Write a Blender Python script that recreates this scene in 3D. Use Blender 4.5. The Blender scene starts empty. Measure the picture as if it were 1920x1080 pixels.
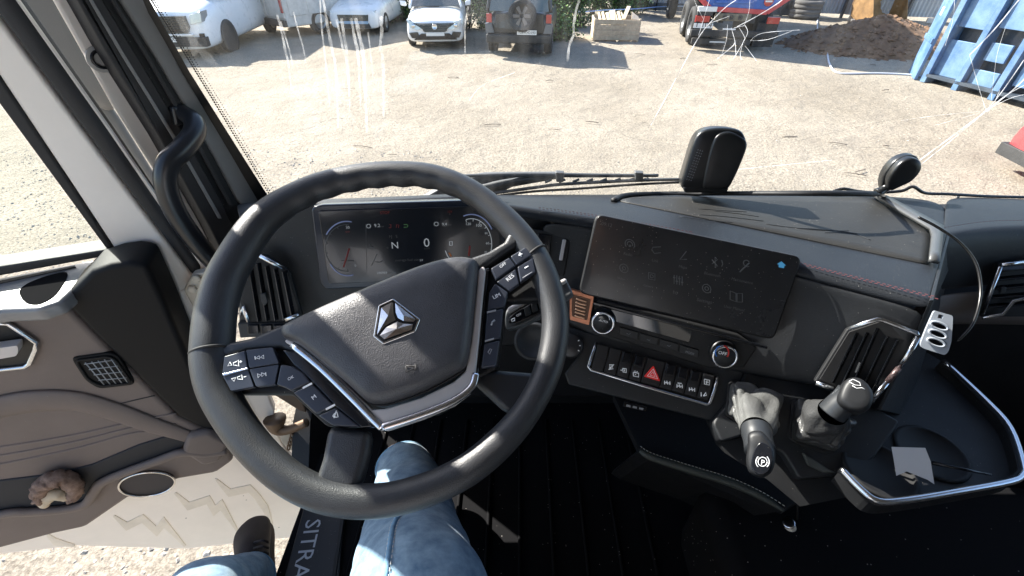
import bpy, bmesh, math, random
import numpy as np
from mathutils import Vector, Matrix, noise
random.seed(7)
S = bpy.context.scene
R = math.radians
# ------------------------------------------------------------------ camera, sky, sun, exposure
H = 2.7                       # lens height over the yard
FPX, PITCH = 853.0, R(38)     # 16 mm equivalent lens, tipped down
cd = bpy.data.cameras.new('camera'); cam = bpy.data.objects.new('camera', cd); S.collection.objects.link(cam)
cam.location = (0, 0, H); cam.rotation_euler = (R(90) - PITCH, 0, 0)
cd.sensor_width = 36; cd.lens = 36 * FPX / 1920; cd.clip_start = .02; cd.clip_end = 600
S.camera = cam
SUN_EL, SUN_AZ = R(35), R(-53)        # azimuth from +Y, negative = to the left
w = bpy.data.worlds.new('World'); S.world = w; w.use_nodes = True
nt = w.node_tree; bg = nt.nodes['Background']
sky = nt.nodes.new('ShaderNodeTexSky'); sky.sky_type = 'NISHITA'; sky.sun_disc = False
sky.sun_elevation = SUN_EL; sky.sun_rotation = SUN_AZ
nt.links.new(sky.outputs[0], bg.inputs[0]); bg.inputs[1].default_value = .12
sl = bpy.data.lights.new('sun', 'SUN'); sl.energy = 5.0; sl.angle = R(.5); sl.color = (1, .95, .87)
so = bpy.data.objects.new('sun', sl); S.collection.objects.link(so)
sdir = Vector((math.sin(SUN_AZ) * math.cos(SUN_EL), math.cos(SUN_AZ) * math.cos(SUN_EL), math.sin(SUN_EL)))
so.rotation_euler = (-sdir).to_track_quat('-Z', 'Y').to_euler(); so.location = sdir * 50
S.view_settings.view_transform = 'Standard'; S.view_settings.look = 'None'
S.view_settings.exposure = 1.7; S.view_settings.gamma = 1
S.cycles.use_denoising = True
S.cycles.max_bounces = 10; S.cycles.transparent_max_bounces = 24; S.cycles.diffuse_bounces = 4
S.cycles.caustics_reflective = False; S.cycles.caustics_refractive = False

# ------------------------------------------------------------------ pixels to places
CAM = Vector((0, 0, H)); SP, CP = math.sin(PITCH), math.cos(PITCH)
def V(*a): return Vector(a)
def ray(px, py):
    u = (px - 960) / FPX; v = (540 - py) / FPX
    return Vector((u, CP + SP * v, -SP + CP * v))
def W(px, py, D): return CAM + ray(px, py) * D
def GZ(px, py, z=0.): r = ray(px, py); return CAM + r * ((z - H) / r.z)
def YP(px, py, y): r = ray(px, py); return CAM + r * (y / r.y)
class Plane:
    def __init__(s, p, n): s.p = Vector(p); s.n = Vector(n).normalized()
    def at(s, px, py, off=0.):
        r = ray(px, py); q = s.p + s.n * off
        return CAM + r * ((q - CAM).dot(s.n) / r.dot(s.n))
    def tr(s, pts, off=0.): return [s.at(p[0], p[1], off) for p in pts]
    def off(s, o): return Plane(s.p + s.n * o, s.n)
    @staticmethod
    def through(a, b, c):
        n = (b - a).cross(c - a).normalized()
        if n.dot(CAM - a) < 0: n = -n
        return Plane(a, n)
def cv(*a): return CAM + Vector(a)          # camera-relative metres

# ------------------------------------------------------------------ materials
MATS = {}
def mat(name, col, rough=.5, metal=0., var=0., vscale=8., bump=0., bscale=200., bkind='noise', spec=.5,
        coat=0., speck=0., sheen=0., col2=None, emit=None, es=0., trans=0., sscale=400.):
    if name in MATS: return MATS[name]
    m = bpy.data.materials.new(name); m.use_nodes = True; MATS[name] = m
    n = m.node_tree.nodes; l = m.node_tree.links; b = n['Principled BSDF']
    b.inputs['Base Color'].default_value = (*col, 1); b.inputs['Roughness'].default_value = rough
    b.inputs['Metallic'].default_value = metal; b.inputs['Specular IOR Level'].default_value = spec
    b.inputs['Coat Weight'].default_value = coat; b.inputs['Coat Roughness'].default_value = .05
    b.inputs['Sheen Weight'].default_value = sheen
    if emit: b.inputs['Emission Color'].default_value = (*emit, 1); b.inputs['Emission Strength'].default_value = es
    tc = n.new('ShaderNodeTexCoord')
    last = None
    if var or col2:
        tn = n.new('ShaderNodeTexNoise'); tn.inputs['Scale'].default_value = vscale; tn.inputs['Detail'].default_value = 7
        tn.inputs['Roughness'].default_value = .65
        l.new(tc.outputs['Object'], tn.inputs['Vector'])
        cr = n.new('ShaderNodeValToRGB'); cr.color_ramp.elements[0].position = .3; cr.color_ramp.elements[1].position = .72
        a = [c * (1 - var) for c in col]; c2 = list(col2) if col2 else [min(1, c * (1 + var)) for c in col]
        cr.color_ramp.elements[0].color = (*a, 1); cr.color_ramp.elements[1].color = (*c2, 1)
        l.new(tn.outputs['Fac'], cr.inputs[0]); last = cr.outputs[0]
        mr = n.new('ShaderNodeMapRange'); mr.inputs['To Min'].default_value = max(0, rough - .1); mr.inputs['To Max'].default_value = min(1, rough + .12)
        l.new(tn.outputs['Fac'], mr.inputs['Value']); l.new(mr.outputs[0], b.inputs['Roughness'])
    if speck:                      # dust specks lying on the surface
        vo = n.new('ShaderNodeTexVoronoi'); vo.inputs['Scale'].default_value = sscale
        l.new(tc.outputs['Object'], vo.inputs['Vector'])
        lt = n.new('ShaderNodeMath'); lt.operation = 'LESS_THAN'; lt.inputs[1].default_value = .16
        l.new(vo.outputs['Distance'], lt.inputs[0])
        sp = n.new('ShaderNodeSeparateColor'); l.new(vo.outputs['Color'], sp.inputs[0])
        gt = n.new('ShaderNodeMath'); gt.operation = 'GREATER_THAN'; gt.inputs[1].default_value = 1 - speck
        l.new(sp.outputs[0], gt.inputs[0])
        mu = n.new('ShaderNodeMath'); mu.operation = 'MULTIPLY'; l.new(lt.outputs[0], mu.inputs[0]); l.new(gt.outputs[0], mu.inputs[1])
        mx = n.new('ShaderNodeMix'); mx.data_type = 'RGBA'; mx.inputs['A'].default_value = (*col, 1)
        if last: l.new(last, mx.inputs['A'])
        mx.inputs['B'].default_value = (.32, .3, .27, 1); l.new(mu.outputs[0], mx.inputs['Factor']); last = mx.outputs['Result']
    if last: l.new(last, b.inputs['Base Color'])
    if bump:
        if bkind == 'voronoi':
            t2 = n.new('ShaderNodeTexVoronoi'); t2.feature = 'SMOOTH_F1'; o = 'Distance'
        elif bkind == 'wave':
            t2 = n.new('ShaderNodeTexWave'); t2.inputs['Distortion'].default_value = 3; o = 'Fac'
        else:
            t2 = n.new('ShaderNodeTexNoise'); t2.inputs['Detail'].default_value = 5; o = 'Fac'
        t2.inputs['Scale'].default_value = bscale
        l.new(tc.outputs['Object'], t2.inputs['Vector'])
        bm = n.new('ShaderNodeBump'); bm.inputs['Strength'].default_value = bump; bm.inputs['Distance'].default_value = .002
        l.new(t2.outputs[o], bm.inputs['Height']); l.new(bm.outputs[0], b.inputs['Normal'])
    return m
plast = mat('black_plastic', (.014, .0155, .018), .5, var=.25, vscale=25, bump=.25, bscale=900, speck=.03)
plastd = mat('matt_dark_plastic', (.007, .0075, .009), .6, var=.2, vscale=20, bump=.2, bscale=900, speck=.02)
gloss = mat('gloss_black_plastic', (.008, .009, .012), .18, var=.1, vscale=30, speck=.02)
leather = mat('grained_leather', (.055, .055, .06), .40, var=.2, vscale=30, bump=.28, bscale=850, bkind='voronoi')
leathf = mat('worn_rim_leather', (.032, .033, .036), .40, var=.25, vscale=14, bump=.22, bscale=900, bkind='voronoi')
dashm = mat('dash_soft_skin', (.014, .0165, .021), .5, spec=.32, var=.25, vscale=7, bump=.3, bscale=700, speck=.035)
softl = mat('lit_gaiter_leather', (.12, .122, .12), .34, var=.2, vscale=20, bump=.3, bscale=500, bkind='voronoi')  # sunlight on the park brake gaiter put into a paler leather
chrome = mat('satin_chrome', (.62, .64, .68), .22, 1.)
bright = mat('polished_chrome', (.62, .61, .61), .2, 1., var=.1, vscale=60)
silver = mat('silver_paint', (.52, .49, .48), .36, .1, bump=.05, bscale=1500)
white_ink = mat('white_ink', (.75, .76, .78), .5, emit=(.8, .85, .9), es=.04)
grey_ink = mat('grey_ink', (.3, .31, .33), .5)
red_ink = mat('red_ink', (.6, .03, .02), .4)
blue_ink = mat('blue_ink', (.03, .18, .6), .4)
rubber = mat('seal_rubber', (.018, .017, .018), .65, var=.3, vscale=15, bump=.2, bscale=400)
wpaint = mat('white_cab_paint', (.85, .78, .71), .35, var=.06, vscale=5, speck=.04, sscale=60)
dtrim = mat('door_trim_bounce_brown', (.15, .118, .106), .62, var=.12, vscale=6, bump=.3, bscale=900, speck=.01)  # warm bounce from the sunlit ground put into the trim colour
denim = mat('denim_blue', (.13, .25, .39), .85, col2=(.33, .46, .57), var=.3, vscale=30, bump=.5, bscale=1400, sheen=.2)
screen_glow = mat('display_glyph', (.1, .1, .1), .4, emit=(.75, .83, .92), es=.09)
screen_dim = mat('dim_display_glyph', (.03, .03, .03), .3, emit=(.5, .56, .62), es=.014)
screen_red = mat('red_display_glyph', (.1, .01, .01), .4, emit=(.9, .08, .06), es=.015)
screen_grn = mat('green_display_glyph', (.02, .06, .02), .4, emit=(.2, .6, .2), es=.04)
screen_org = mat('orange_display_glyph', (.1, .04, .01), .4, emit=(1, .3, .08), es=.04)
screen_blu = mat('blue_display_glyph', (.02, .04, .1), .4, emit=(.45, .55, .95), es=.06)

# ------------------------------------------------------------------ mesh helpers
COL = S.collection
def tag(o, label=None, cat=None, group=None, kind=None):
    for k, v in (('label', label), ('category', cat), ('group', group), ('kind', kind)):
        if v: o[k] = v
    return o
def empty(name, loc, label=None, cat=None, group=None, rz=0, kind=None):
    o = bpy.data.objects.new(name, None); COL.objects.link(o); o.location = loc; o.rotation_euler[2] = rz; o.empty_display_size = .05
    return tag(o, label, cat, group, kind)
def link(name, me, parent=None):
    o = bpy.data.objects.new(name, me); COL.objects.link(o)
    if parent:
        o.parent = parent
    return o
def pinv(parent):
    M = Matrix.Identity(4); p = parent
    while p is not None:
        M = Matrix.LocRotScale(p.location, p.rotation_euler, p.scale) @ M
        p = p.parent
    return M.inverted()
def mesh(name, verts, faces, m, parent=None, smooth=False, bevel=0, bseg=2, sub=0, solid=0, local=False, recalc=True, angle=None):
    """verts are in world metres (or in the parent's frame when local)."""
    me = bpy.data.meshes.new(name)
    if parent and not local:
        I = pinv(parent); verts = [I @ Vector(v) for v in verts]
    me.from_pydata([tuple(v) for v in verts], [], faces); me.validate()
    if recalc:
        bm = bmesh.new(); bm.from_mesh(me); bmesh.ops.recalc_face_normals(bm, faces=bm.faces); bm.to_mesh(me); bm.free()
    for mm in (m if isinstance(m, (list, tuple)) else [m]): me.materials.append(mm)
    o = link(name, me, parent)
    if solid:
        md = o.modifiers.new('solid', 'SOLIDIFY'); md.thickness = solid; md.offset = -1
    if bevel:
        md = o.modifiers.new('bevel', 'BEVEL'); md.width = bevel; md.segments = bseg; md.limit_method = 'ANGLE'; md.angle_limit = R(35)
    if sub:
        md = o.modifiers.new('sub', 'SUBSURF'); md.levels = sub; md.render_levels = sub
    if smooth or bevel or sub:
        me.polygons.foreach_set('use_smooth', [True] * len(me.polygons))
        if bevel and not smooth:
            try: o.modifiers.new('wn', 'WEIGHTED_NORMAL')
            except Exception: pass
    return o
def slab(name, pts, dv, m, parent=None, bevel=.0008, **k):
    n = len(pts); vs = [Vector(p) for p in pts] + [Vector(p) + Vector(dv) for p in pts]
    fs = [list(range(n)), list(range(2 * n - 1, n - 1, -1))] + [[i, (i + 1) % n, n + (i + 1) % n, n + i] for i in range(n)]
    return mesh(name, vs, fs, m, parent, bevel=bevel, **k)
def plate(name, pl, px, th, m, parent=None, off=0., bevel=.0008, rnd=0, **k):
    if rnd: px = roundpoly(px, rnd)
    return slab(name, pl.tr(px, off), -pl.n * th, m, parent, bevel, **k)
def roundpoly(px, r, seg=4):
    out = []; n = len(px)
    for i in range(n):
        p0, p1, p2 = Vector(px[i - 1][:2]), Vector(px[i][:2]), Vector(px[(i + 1) % n][:2])
        a = (p0 - p1); b = (p2 - p1); ra = min(r, a.length * .45); rb = min(r, b.length * .45)
        A = p1 + a.normalized() * ra; B = p1 + b.normalized() * rb
        for s in range(seg + 1):
            t = s / seg; q = A * (1 - t) ** 2 + p1 * 2 * t * (1 - t) + B * t * t; out.append((q.x, q.y))
    return out
def spline(pts, k=6, closed=False):
    P = [np.array(p, float) for p in pts]; n = len(P); out = []
    rng = range(n) if closed else range(n - 1)
    for i in rng:
        if closed: a, b, c, d = P[(i - 1) % n], P[i], P[(i + 1) % n], P[(i + 2) % n]
        else: a, b, c, d = P[max(i - 1, 0)], P[i], P[i + 1], P[min(i + 2, n - 1)]
        for s in range(k):
            t = s / k
            out.append(.5 * ((2 * b) + (-a + c) * t + (2 * a - 5 * b + 4 * c - d) * t * t + (-a + 3 * b - 3 * c + d) * t ** 3))
    if not closed: out.append(P[-1])
    return out
def tube(name, pts, r, m, parent=None, n=10, closed=False, k=6, flat=None, caps=True, local=False, up=None, wob=0):
    """pts 3D, r number or list; flat=(normal, ratio) squashes the section along that normal."""
    rr = r if isinstance(r, (list, tuple)) else [r] * len(pts)
    Q = spline([(*p, q) for p, q in zip(pts, rr)], k, closed) if k > 1 else [np.array((*p, q)) for p, q in zip(pts, rr)]
    C = [Vector(q[:3]) for q in Q]; rad = [q[3] for q in Q]; N = len(C)
    verts = []; faces = []; nrm = None
    for i in range(N):
        t = (C[(i + 1) % N] - C[i - 1]) if closed else (C[min(i + 1, N - 1)] - C[max(i - 1, 0)])
        t.normalize()
        if flat: nrm = flat[0] - t * flat[0].dot(t)
        elif nrm is None: nrm = t.orthogonal()
        else: nrm = nrm - t * nrm.dot(t)
        nrm = nrm.normalized(); bn = t.cross(nrm); rt = flat[1] if flat else 1
        for j in range(n):
            a = 2 * math.pi * j / n
            verts.append(C[i] + (nrm * math.cos(a) * rt + bn * math.sin(a)) * rad[i])
    L = N if closed else N - 1
    for i in range(L):
        for j in range(n):
            i2 = (i + 1) % N; faces.append([i * n + j, i * n + (j + 1) % n, i2 * n + (j + 1) % n, i2 * n + j])
    if not closed and caps: faces += [list(range(n))[::-1], [(N - 1) * n + j for j in range(n)]]
    return mesh(name, verts, faces, m, parent, smooth=True, local=local)
def loft(name, rings, m, parent=None, closed_ring=True, caps=True, **k):
    n = len(rings[0]); vs = [v for r in rings for v in r]; fs = []
    for i in range(len(rings) - 1):
        for j in range(n if closed_ring else n - 1):
            fs.append([i * n + j, i * n + (j + 1) % n, (i + 1) * n + (j + 1) % n, (i + 1) * n + j])
    if caps and closed_ring: fs += [list(range(n)), [(len(rings) - 1) * n + j for j in range(n)][::-1]]
    return mesh(name, vs, fs, m, parent, **k)
def patch(name, rows, m, parent=None, sub=2, solid=.006, **k):
    return loft(name, rows, m, parent, closed_ring=False, caps=False, sub=sub, solid=solid, smooth=True, **k)
def dome(name, pl, px, h, m, parent=None, off=0., rings=((1, 0), (.985, .45), (.95, .75), (.85, .92), (.6, 1.), (.3, 1.03)), k=5, depth=.015, straight=False):
    o = px if straight else [tuple(q) for q in spline(px, k, True)]
    base = pl.tr(o, off); c = sum(base, Vector()) / len(base)
    rs = [[p - pl.n * depth for p in base]] + [[c + (p - c) * s + pl.n * h * hh for p in base] for s, hh in rings]
    n = len(base); vs = [v for r in rs for v in r] + [c + pl.n * h * rings[-1][1]]; fs = []
    for i in range(len(rs) - 1):
        for j in range(n): fs.append([i * n + j, i * n + (j + 1) % n, (i + 1) * n + (j + 1) % n, (i + 1) * n + j])
    L = len(rs) - 1
    for j in range(n): fs.append([L * n + j, L * n + (j + 1) % n, len(vs) - 1])
    return mesh(name, vs, fs, m, parent, smooth=True)
FONT = None
def text(name, s, a, b, n, m, parent=None, th=.0003, size=None, center=False):
    """flat lettering: from a towards b (3D), as wide as |b-a| (or cap size given)."""
    c = bpy.data.curves.new('t', 'FONT'); c.body = s; c.extrude = 0; c.resolution_u = 2
    to = bpy.data.objects.new('t', c); COL.objects.link(to)
    me = bpy.data.meshes.new_from_object(to); bpy.data.objects.remove(to); bpy.data.curves.remove(c)
    me.name = name
    xs = [v.co.x for v in me.vertices]; x0, x1 = min(xs), max(xs)
    ex = (b - a); Ln = ex.length; ex.normalize(); ey = n.cross(ex).normalized()
    sc = size if size else Ln / (x1 - x0)
    if center: a = (a + b) / 2 - ex * (x1 - x0) * sc / 2 - ey * .35 * sc
    vs = [a + ex * (v.co.x - x0) * sc + ey * v.co.y * sc + n * th for v in me.vertices]
    if parent: I = pinv(parent); vs = [I @ v for v in vs]
    for v, q in zip(me.vertices, vs): v.co = q
    me.materials.clear(); me.materials.append(m)
    return link(name, me, parent)
def arcpx(cx, cy, rx, ry, a0, a1, n=14, rot=0):
    out = []
    for i in range(n):
        a = R(a0 + (a1 - a0) * i / (n - 1)); x, y = rx * math.cos(a), -ry * math.sin(a); c, s_ = math.cos(R(rot)), math.sin(R(rot))
        out.append((cx + x * c + y * s_, cy - x * s_ + y * c))
    return out
def line(name, pl, px, r, m, parent, off=.0004, k=1, closed=False, n=4):
    """thin drawn stroke lying on a plane"""
    return tube(name, pl.tr(px, off), r, m, parent, n=n, k=k, closed=closed, flat=(pl.n, .3))
def box(name, c, s, m, parent=None, rz=0, bevel=.004, local=False, **k):
    c = Vector(c); hx, hy, hz = s[0] / 2, s[1] / 2, s[2] / 2; Rm = Matrix.Rotation(rz, 3, 'Z')
    vs = [c + Rm @ Vector((x * hx, y * hy, z * hz)) for x in (-1, 1) for y in (-1, 1) for z in (-1, 1)]
    fs = [[0, 1, 3, 2], [4, 6, 7, 5], [0, 4, 5, 1], [2, 3, 7, 6], [0, 2, 6, 4], [1, 5, 7, 3]]
    return mesh(name, vs, fs, m, parent, bevel=bevel, local=local, **k)
def ringo(name, c, ax, prof, m, parent=None, n=24, local=False, closed=False, a0=0, smooth=True):
    """lathe: profile [(radius, offset along axis)]"""
    ax = Vector(ax).normalized(); e1 = ax.orthogonal().normalized(); e2 = ax.cross(e1); c = Vector(c)
    rs = [[c + ax * h + (e1 * math.cos(2 * math.pi * j / n) + e2 * math.sin(2 * math.pi * j / n)) * r for j in range(n)] for r, h in prof]
    return loft(name, rs, m, parent, caps=True, smooth=smooth, local=local)
# main construction planes of the cab
PW = Plane(cv(-.167, .441, -.378), (0, -.5, .866))                                    # steering wheel
PC = Plane.through(cv(-.345, .7, -.372), cv(-.01, .754, -.388), cv(-.351, .665, -.519))   # instrument cluster
PS = Plane.through(cv(.147, .695, -.382), cv(.463, .603, -.409), cv(.122, .64, -.509))    # centre display
PK = PS.off(-.03)                                                                        # climate fascia
PT = Plane(PK.at(1110, 625), (-.172, -.686, .707))                                       # switch bank slope
PLV = Plane(PT.at(1370, 740), (-.12, -.485, .866))                                       # lever console
PG = Plane(cv(0, .95, -.48), (0, -.989, -.148))                                          # windscreen
PP = Plane.through(PG.at(490, 380), PG.at(270, 0), cv(-.669, .818, -.448))                # pillar trim
PD = Plane(cv(-.7, .8, -.6), (.32, -.947, 0))                                            # open door
ZF = H - 1.25                                                                            # cab floor
# ================================================================== the yard
def ground_mat():
    m = bpy.data.materials.new('dusty_gravel_ground'); m.use_nodes = True
    n = m.node_tree.nodes; l = m.node_tree.links; b = n['Principled BSDF']; b.inputs['Roughness'].default_value = .95; b.inputs['Specular IOR Level'].default_value = .15
    tc = n.new('ShaderNodeTexCoord')
    def nz(s, d=6, r=.6):
        t = n.new('ShaderNodeTexNoise'); t.inputs['Scale'].default_value = s; t.inputs['Detail'].default_value = d; t.inputs['Roughness'].default_value = r
        l.new(tc.outputs['Object'], t.inputs['Vector']); return t.outputs['Fac']
    def ramp(f, p0, c0, p1, c1):
        c = n.new('ShaderNodeValToRGB'); c.color_ramp.elements[0].position = p0; c.color_ramp.elements[1].position = p1
        c.color_ramp.elements[0].color = (*c0, 1); c.color_ramp.elements[1].color = (*c1, 1); l.new(f, c.inputs[0]); return c.outputs[0]
    def mixc(a, b_, f, mode='MIX'):
        x = n.new('ShaderNodeMix'); x.data_type = 'RGBA'; x.blend_type = mode
        l.new(a, x.inputs['A']); l.new(b_, x.inputs['B'])
        if isinstance(f, float): x.inputs['Factor'].default_value = f
        else: l.new(f, x.inputs['Factor'])
        return x.outputs['Result']
    base = ramp(nz(.35, 8, .62), .3, (.28, .245, .195), .68, (.42, .372, .305))
    grain = ramp(nz(38, 8, .75), .36, (.48, .46, .44), .58, (1.08, 1.07, 1.05))
    c = mixc(base, grain, 1., 'MULTIPLY')
    blot = ramp(nz(1.3, 5, .6), .58, (0, 0, 0), .75, (1, 1, 1))
    dark = n.new('ShaderNodeRGB'); dark.outputs[0].default_value = (.22, .19, .155, 1)
    f = n.new('ShaderNodeMath'); f.operation = 'MULTIPLY'; f.inputs[1].default_value = .55; l.new(blot, f.inputs[0])
    c = mixc(c, dark.outputs[0], f.outputs[0])
    vo = n.new('ShaderNodeTexVoronoi'); vo.inputs['Scale'].default_value = 28; l.new(tc.outputs['Object'], vo.inputs['Vector'])
    st = ramp(vo.outputs['Distance'], .12, (.55, .52, .5), .3, (1, 1, 1))
    c = mixc(c, st, .3, 'MULTIPLY')
    l.new(c, b.inputs['Base Color'])
    bm = n.new('ShaderNodeBump'); bm.inputs['Strength'].default_value = .8; bm.inputs['Distance'].default_value = .03; l.new(nz(30, 8, .75), bm.inputs['Height'])
    b2 = n.new('ShaderNodeBump'); b2.inputs['Strength'].default_value = .5; b2.inputs['Distance'].default_value = .15; l.new(nz(2.2, 6, .6), b2.inputs['Height'])
    l.new(b2.outputs[0], bm.inputs['Normal']); l.new(bm.outputs[0], b.inputs['Normal'])
    return m
def gz(x, y):          # gentle unevenness of the yard
    a = noise.noise(Vector((x * .35, y * .35, 3))) * .035 + noise.noise(Vector((x * 1.3, y * 1.3, 9))) * .018
    return a * min(1, max(0, (abs(x) + abs(y)) / 6)) - .01
xs = sorted(set([-400, -200, -100, -60, -40, -30] + list(np.arange(-24, 26, .4).round(2)) + [30, 40, 60, 100, 200, 400]))
ys = sorted(set([-300, -100, -40, -15] + list(np.arange(-6, 30, .4).round(2)) + [35, 45, 60, 90, 140, 220, 400]))
gv = [(x, y, gz(x, y)) for y in ys for x in xs]; nx = len(xs)
gf = [[j * nx + i, j * nx + i + 1, (j + 1) * nx + i + 1, (j + 1) * nx + i] for j in range(len(ys) - 1) for i in range(nx - 1)]
tag(mesh('ground', gv, gf, ground_mat(), smooth=True), kind='structure')
# loose pebbles lying on it
def pebbles(name, n, area, smin, smax, m, seed, zf=None):
    rd = random.Random(seed); vs = []; fs = []
    for _ in range(n):
        x, y = area(rd); s = smin + (smax - smin) * rd.random() ** 3; z = (zf or gz)(x, y)
        a = rd.random() * 6.28; b = len(vs); sx, sy, sz = s * rd.uniform(.7, 1.3), s * rd.uniform(.6, 1.1), s * rd.uniform(.35, .8)
        for (px, py, pz) in ((1, 0, 0), (.2, 1, .1), (-1, .1, 0), (-.1, -1, .05), (.1, .1, 1), (.5, .6, .55), (-.55, -.4, .6)):
            px *= sx; py *= sy
            vs.append((x + px * math.cos(a) - py * math.sin(a), y + px * math.sin(a) + py * math.cos(a), z + pz * sz))
        fs += [[b + i for i in t] for t in ((0, 5, 4), (0, 1, 5), (1, 4, 5), (1, 2, 4), (2, 6, 4), (2, 3, 6), (3, 4, 6), (3, 0, 4))]
    return mesh(name, vs, fs, m, smooth=False)
def a_front(rd):
    d = 3.2 + 13 * rd.random() ** 1.4; return (rd.uniform(-.95, 1.25) * d, d)
def a_left(rd): return (rd.uniform(-8, -1.1), rd.uniform(-.2, 7))
pm = mat('pebble_stone', (.36, .32, .275), .9, var=.45, vscale=60)
tag(pebbles('gravel', 3500, a_front, .006, .02, pm, 1), 'pale gravel strewn over the open yard', 'gravel', kind='stuff')
tag(pebbles('gravel', 9000, a_left, .006, .024, pm, 2), 'fine gravel beside the open truck door', 'gravel', kind='stuff')

# ------------------------------------------------------------------ vehicles
carwhite = mat('white_car_paint', (.78, .79, .80), .28, coat=.4, var=.03, vscale=3)
cardark = mat('dark_grey_car_paint', (.014, .016, .018), .35, coat=.3, var=.25, vscale=4)
dirtyblk = mat('dirty_black_bumper', (.03, .03, .03), .6, var=.4, vscale=6)
tyre_m = mat('tyre_rubber', (.025, .025, .025), .8, var=.3, vscale=10, bump=.4, bscale=60)
rim_m = mat('alloy_rim', (.4, .41, .42), .35, .9)
lampm = mat('headlight_glass', (.45, .48, .5), .08, .3, coat=1)
glassd = mat('car_window_glass', (.04, .055, .06), .05, coat=1)
platem = mat('plate_white', (.7, .7, .68), .5)
inkm = mat('plate_ink', (.02, .02, .02), .5)
tailred = mat('tail_lamp_red', (.4, .025, .02), .25, coat=.6)
bluecar = mat('blue_truck_paint', (.04, .12, .38), .45, var=.25, vscale=3)
redp = mat('red_frame_paint', (.5, .06, .06), .5, var=.2, vscale=4)
redcar = mat('red_car_paint', (.55, .05, .055), .3, coat=.5)
RING = [(0, 0), (.72, 0), (.94, .05), (1, .22), (1.0, .55), (.97, .8), (.88, .95), (.5, 1.015), (0, 1.03)]
def bodyloft(name, st, m, par, sub=1):
    rings = []
    for (y, hw, z0, z1) in st:
        half = [V(hw * a, y, z0 + (z1 - z0) * b) for a, b in RING]
        rings.append(half + [V(-p.x, p.y, p.z) for p in reversed(half[1:-1])])
    return loft(name, rings, m, par, smooth=True, sub=sub, local=True)
def lp(name, par, pts, y, th, m, bevel=.006, slope=0, **k):     # plate on the front of a vehicle, x-z outline
    vs = [V(x, y + slope * z, z) for x, z in pts]
    return slab(name, vs, V(0, th, 0), m, par, bevel=bevel, local=True, **k)
def rect(x0, x1, z0, z1): return [(x0, z0), (x1, z0), (x1, z1), (x0, z1)]
def mir(p): return [(-x, z) for x, z in p]
def wheel(par, x, y, r, wd, spokes=5):
    wv = bpy.data.objects.new('wheel', None); COL.objects.link(wv); wv.parent = par; wv.location = (x, y, r); wv.empty_display_size = .05
    s = 1 if x > 0 else -1
    ringo('tyre', (0, 0, 0), (s, 0, 0), [(r * .62, -wd / 2), (r * .93, -wd / 2), (r, -wd * .32), (r, wd * .32), (r * .93, wd / 2), (r * .62, wd / 2), (r * .6, wd * .3)], tyre_m, wv, n=28, local=True)
    ringo('rim', (0, 0, 0), (s, 0, 0), [(.02, wd * .3), (r * .3, wd * .34), (r * .58, wd * .3), (r * .62, wd * .46), (r * .63, -wd * .4)], rim_m, wv, n=20, local=True)
    return wv
def greenhouse(par, paint, y0, y1, z0, ry0, ry1, z1, hw0, hw1):
    b = [V(-hw0, y0, z0), V(hw0, y0, z0), V(hw0, y1, z0), V(-hw0, y1, z0)]; t = [V(-hw1, ry0, z1), V(hw1, ry0, z1), V(hw1, ry1, z1), V(-hw1, ry1, z1)]
    def pane(nm, i, j): 
        q = [b[i], b[j], t[j], t[i]]; c = sum(q, Vector()) / 4; q = [c + (p - c) * .93 for p in q]
        nn = (q[1] - q[0]).cross(q[2] - q[0]).normalized(); slab(nm, q, nn * .02, glassd, par, bevel=0, local=True)
    pane('windscreen', 0, 1); pane('side_window', 1, 2); pane('rear_window', 2, 3); pane('side_window', 3, 0)
    for i in range(4): tube('roof_pillar', [b[i], (b[i] * .5 + t[i] * .5) + V(0, 0, .02), t[i]], .045, paint, par, n=6, k=3, local=True)
    tc_ = sum(t, Vector()) / 4
    loft('roof', [[tc_ + (p - tc_) * s + V(0, 0, h) for p in t] for s, h in ((1.06, -.03), (1.04, .03), (.7, .075))], paint, par, sub=1, smooth=True, local=True)
def plate_no(par, x0, x1, z0, z1, y, s, slope=0, front=True):
    p = lp('number_plate', par, rect(x0, x1, z0, z1), y, .015, platem, bevel=.002)
    M = pinv(par).inverted()
    if s:
        a = M @ V(x0 + .03, y - .002, z0 + .025); b = M @ V(x1 - .03, y - .002, z0 + .025); n = (M.to_3x3() @ V(0, -1, 0))
        text('plate_lettering', s, a, b, n, inkm, p, th=.002)
    return p
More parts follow.
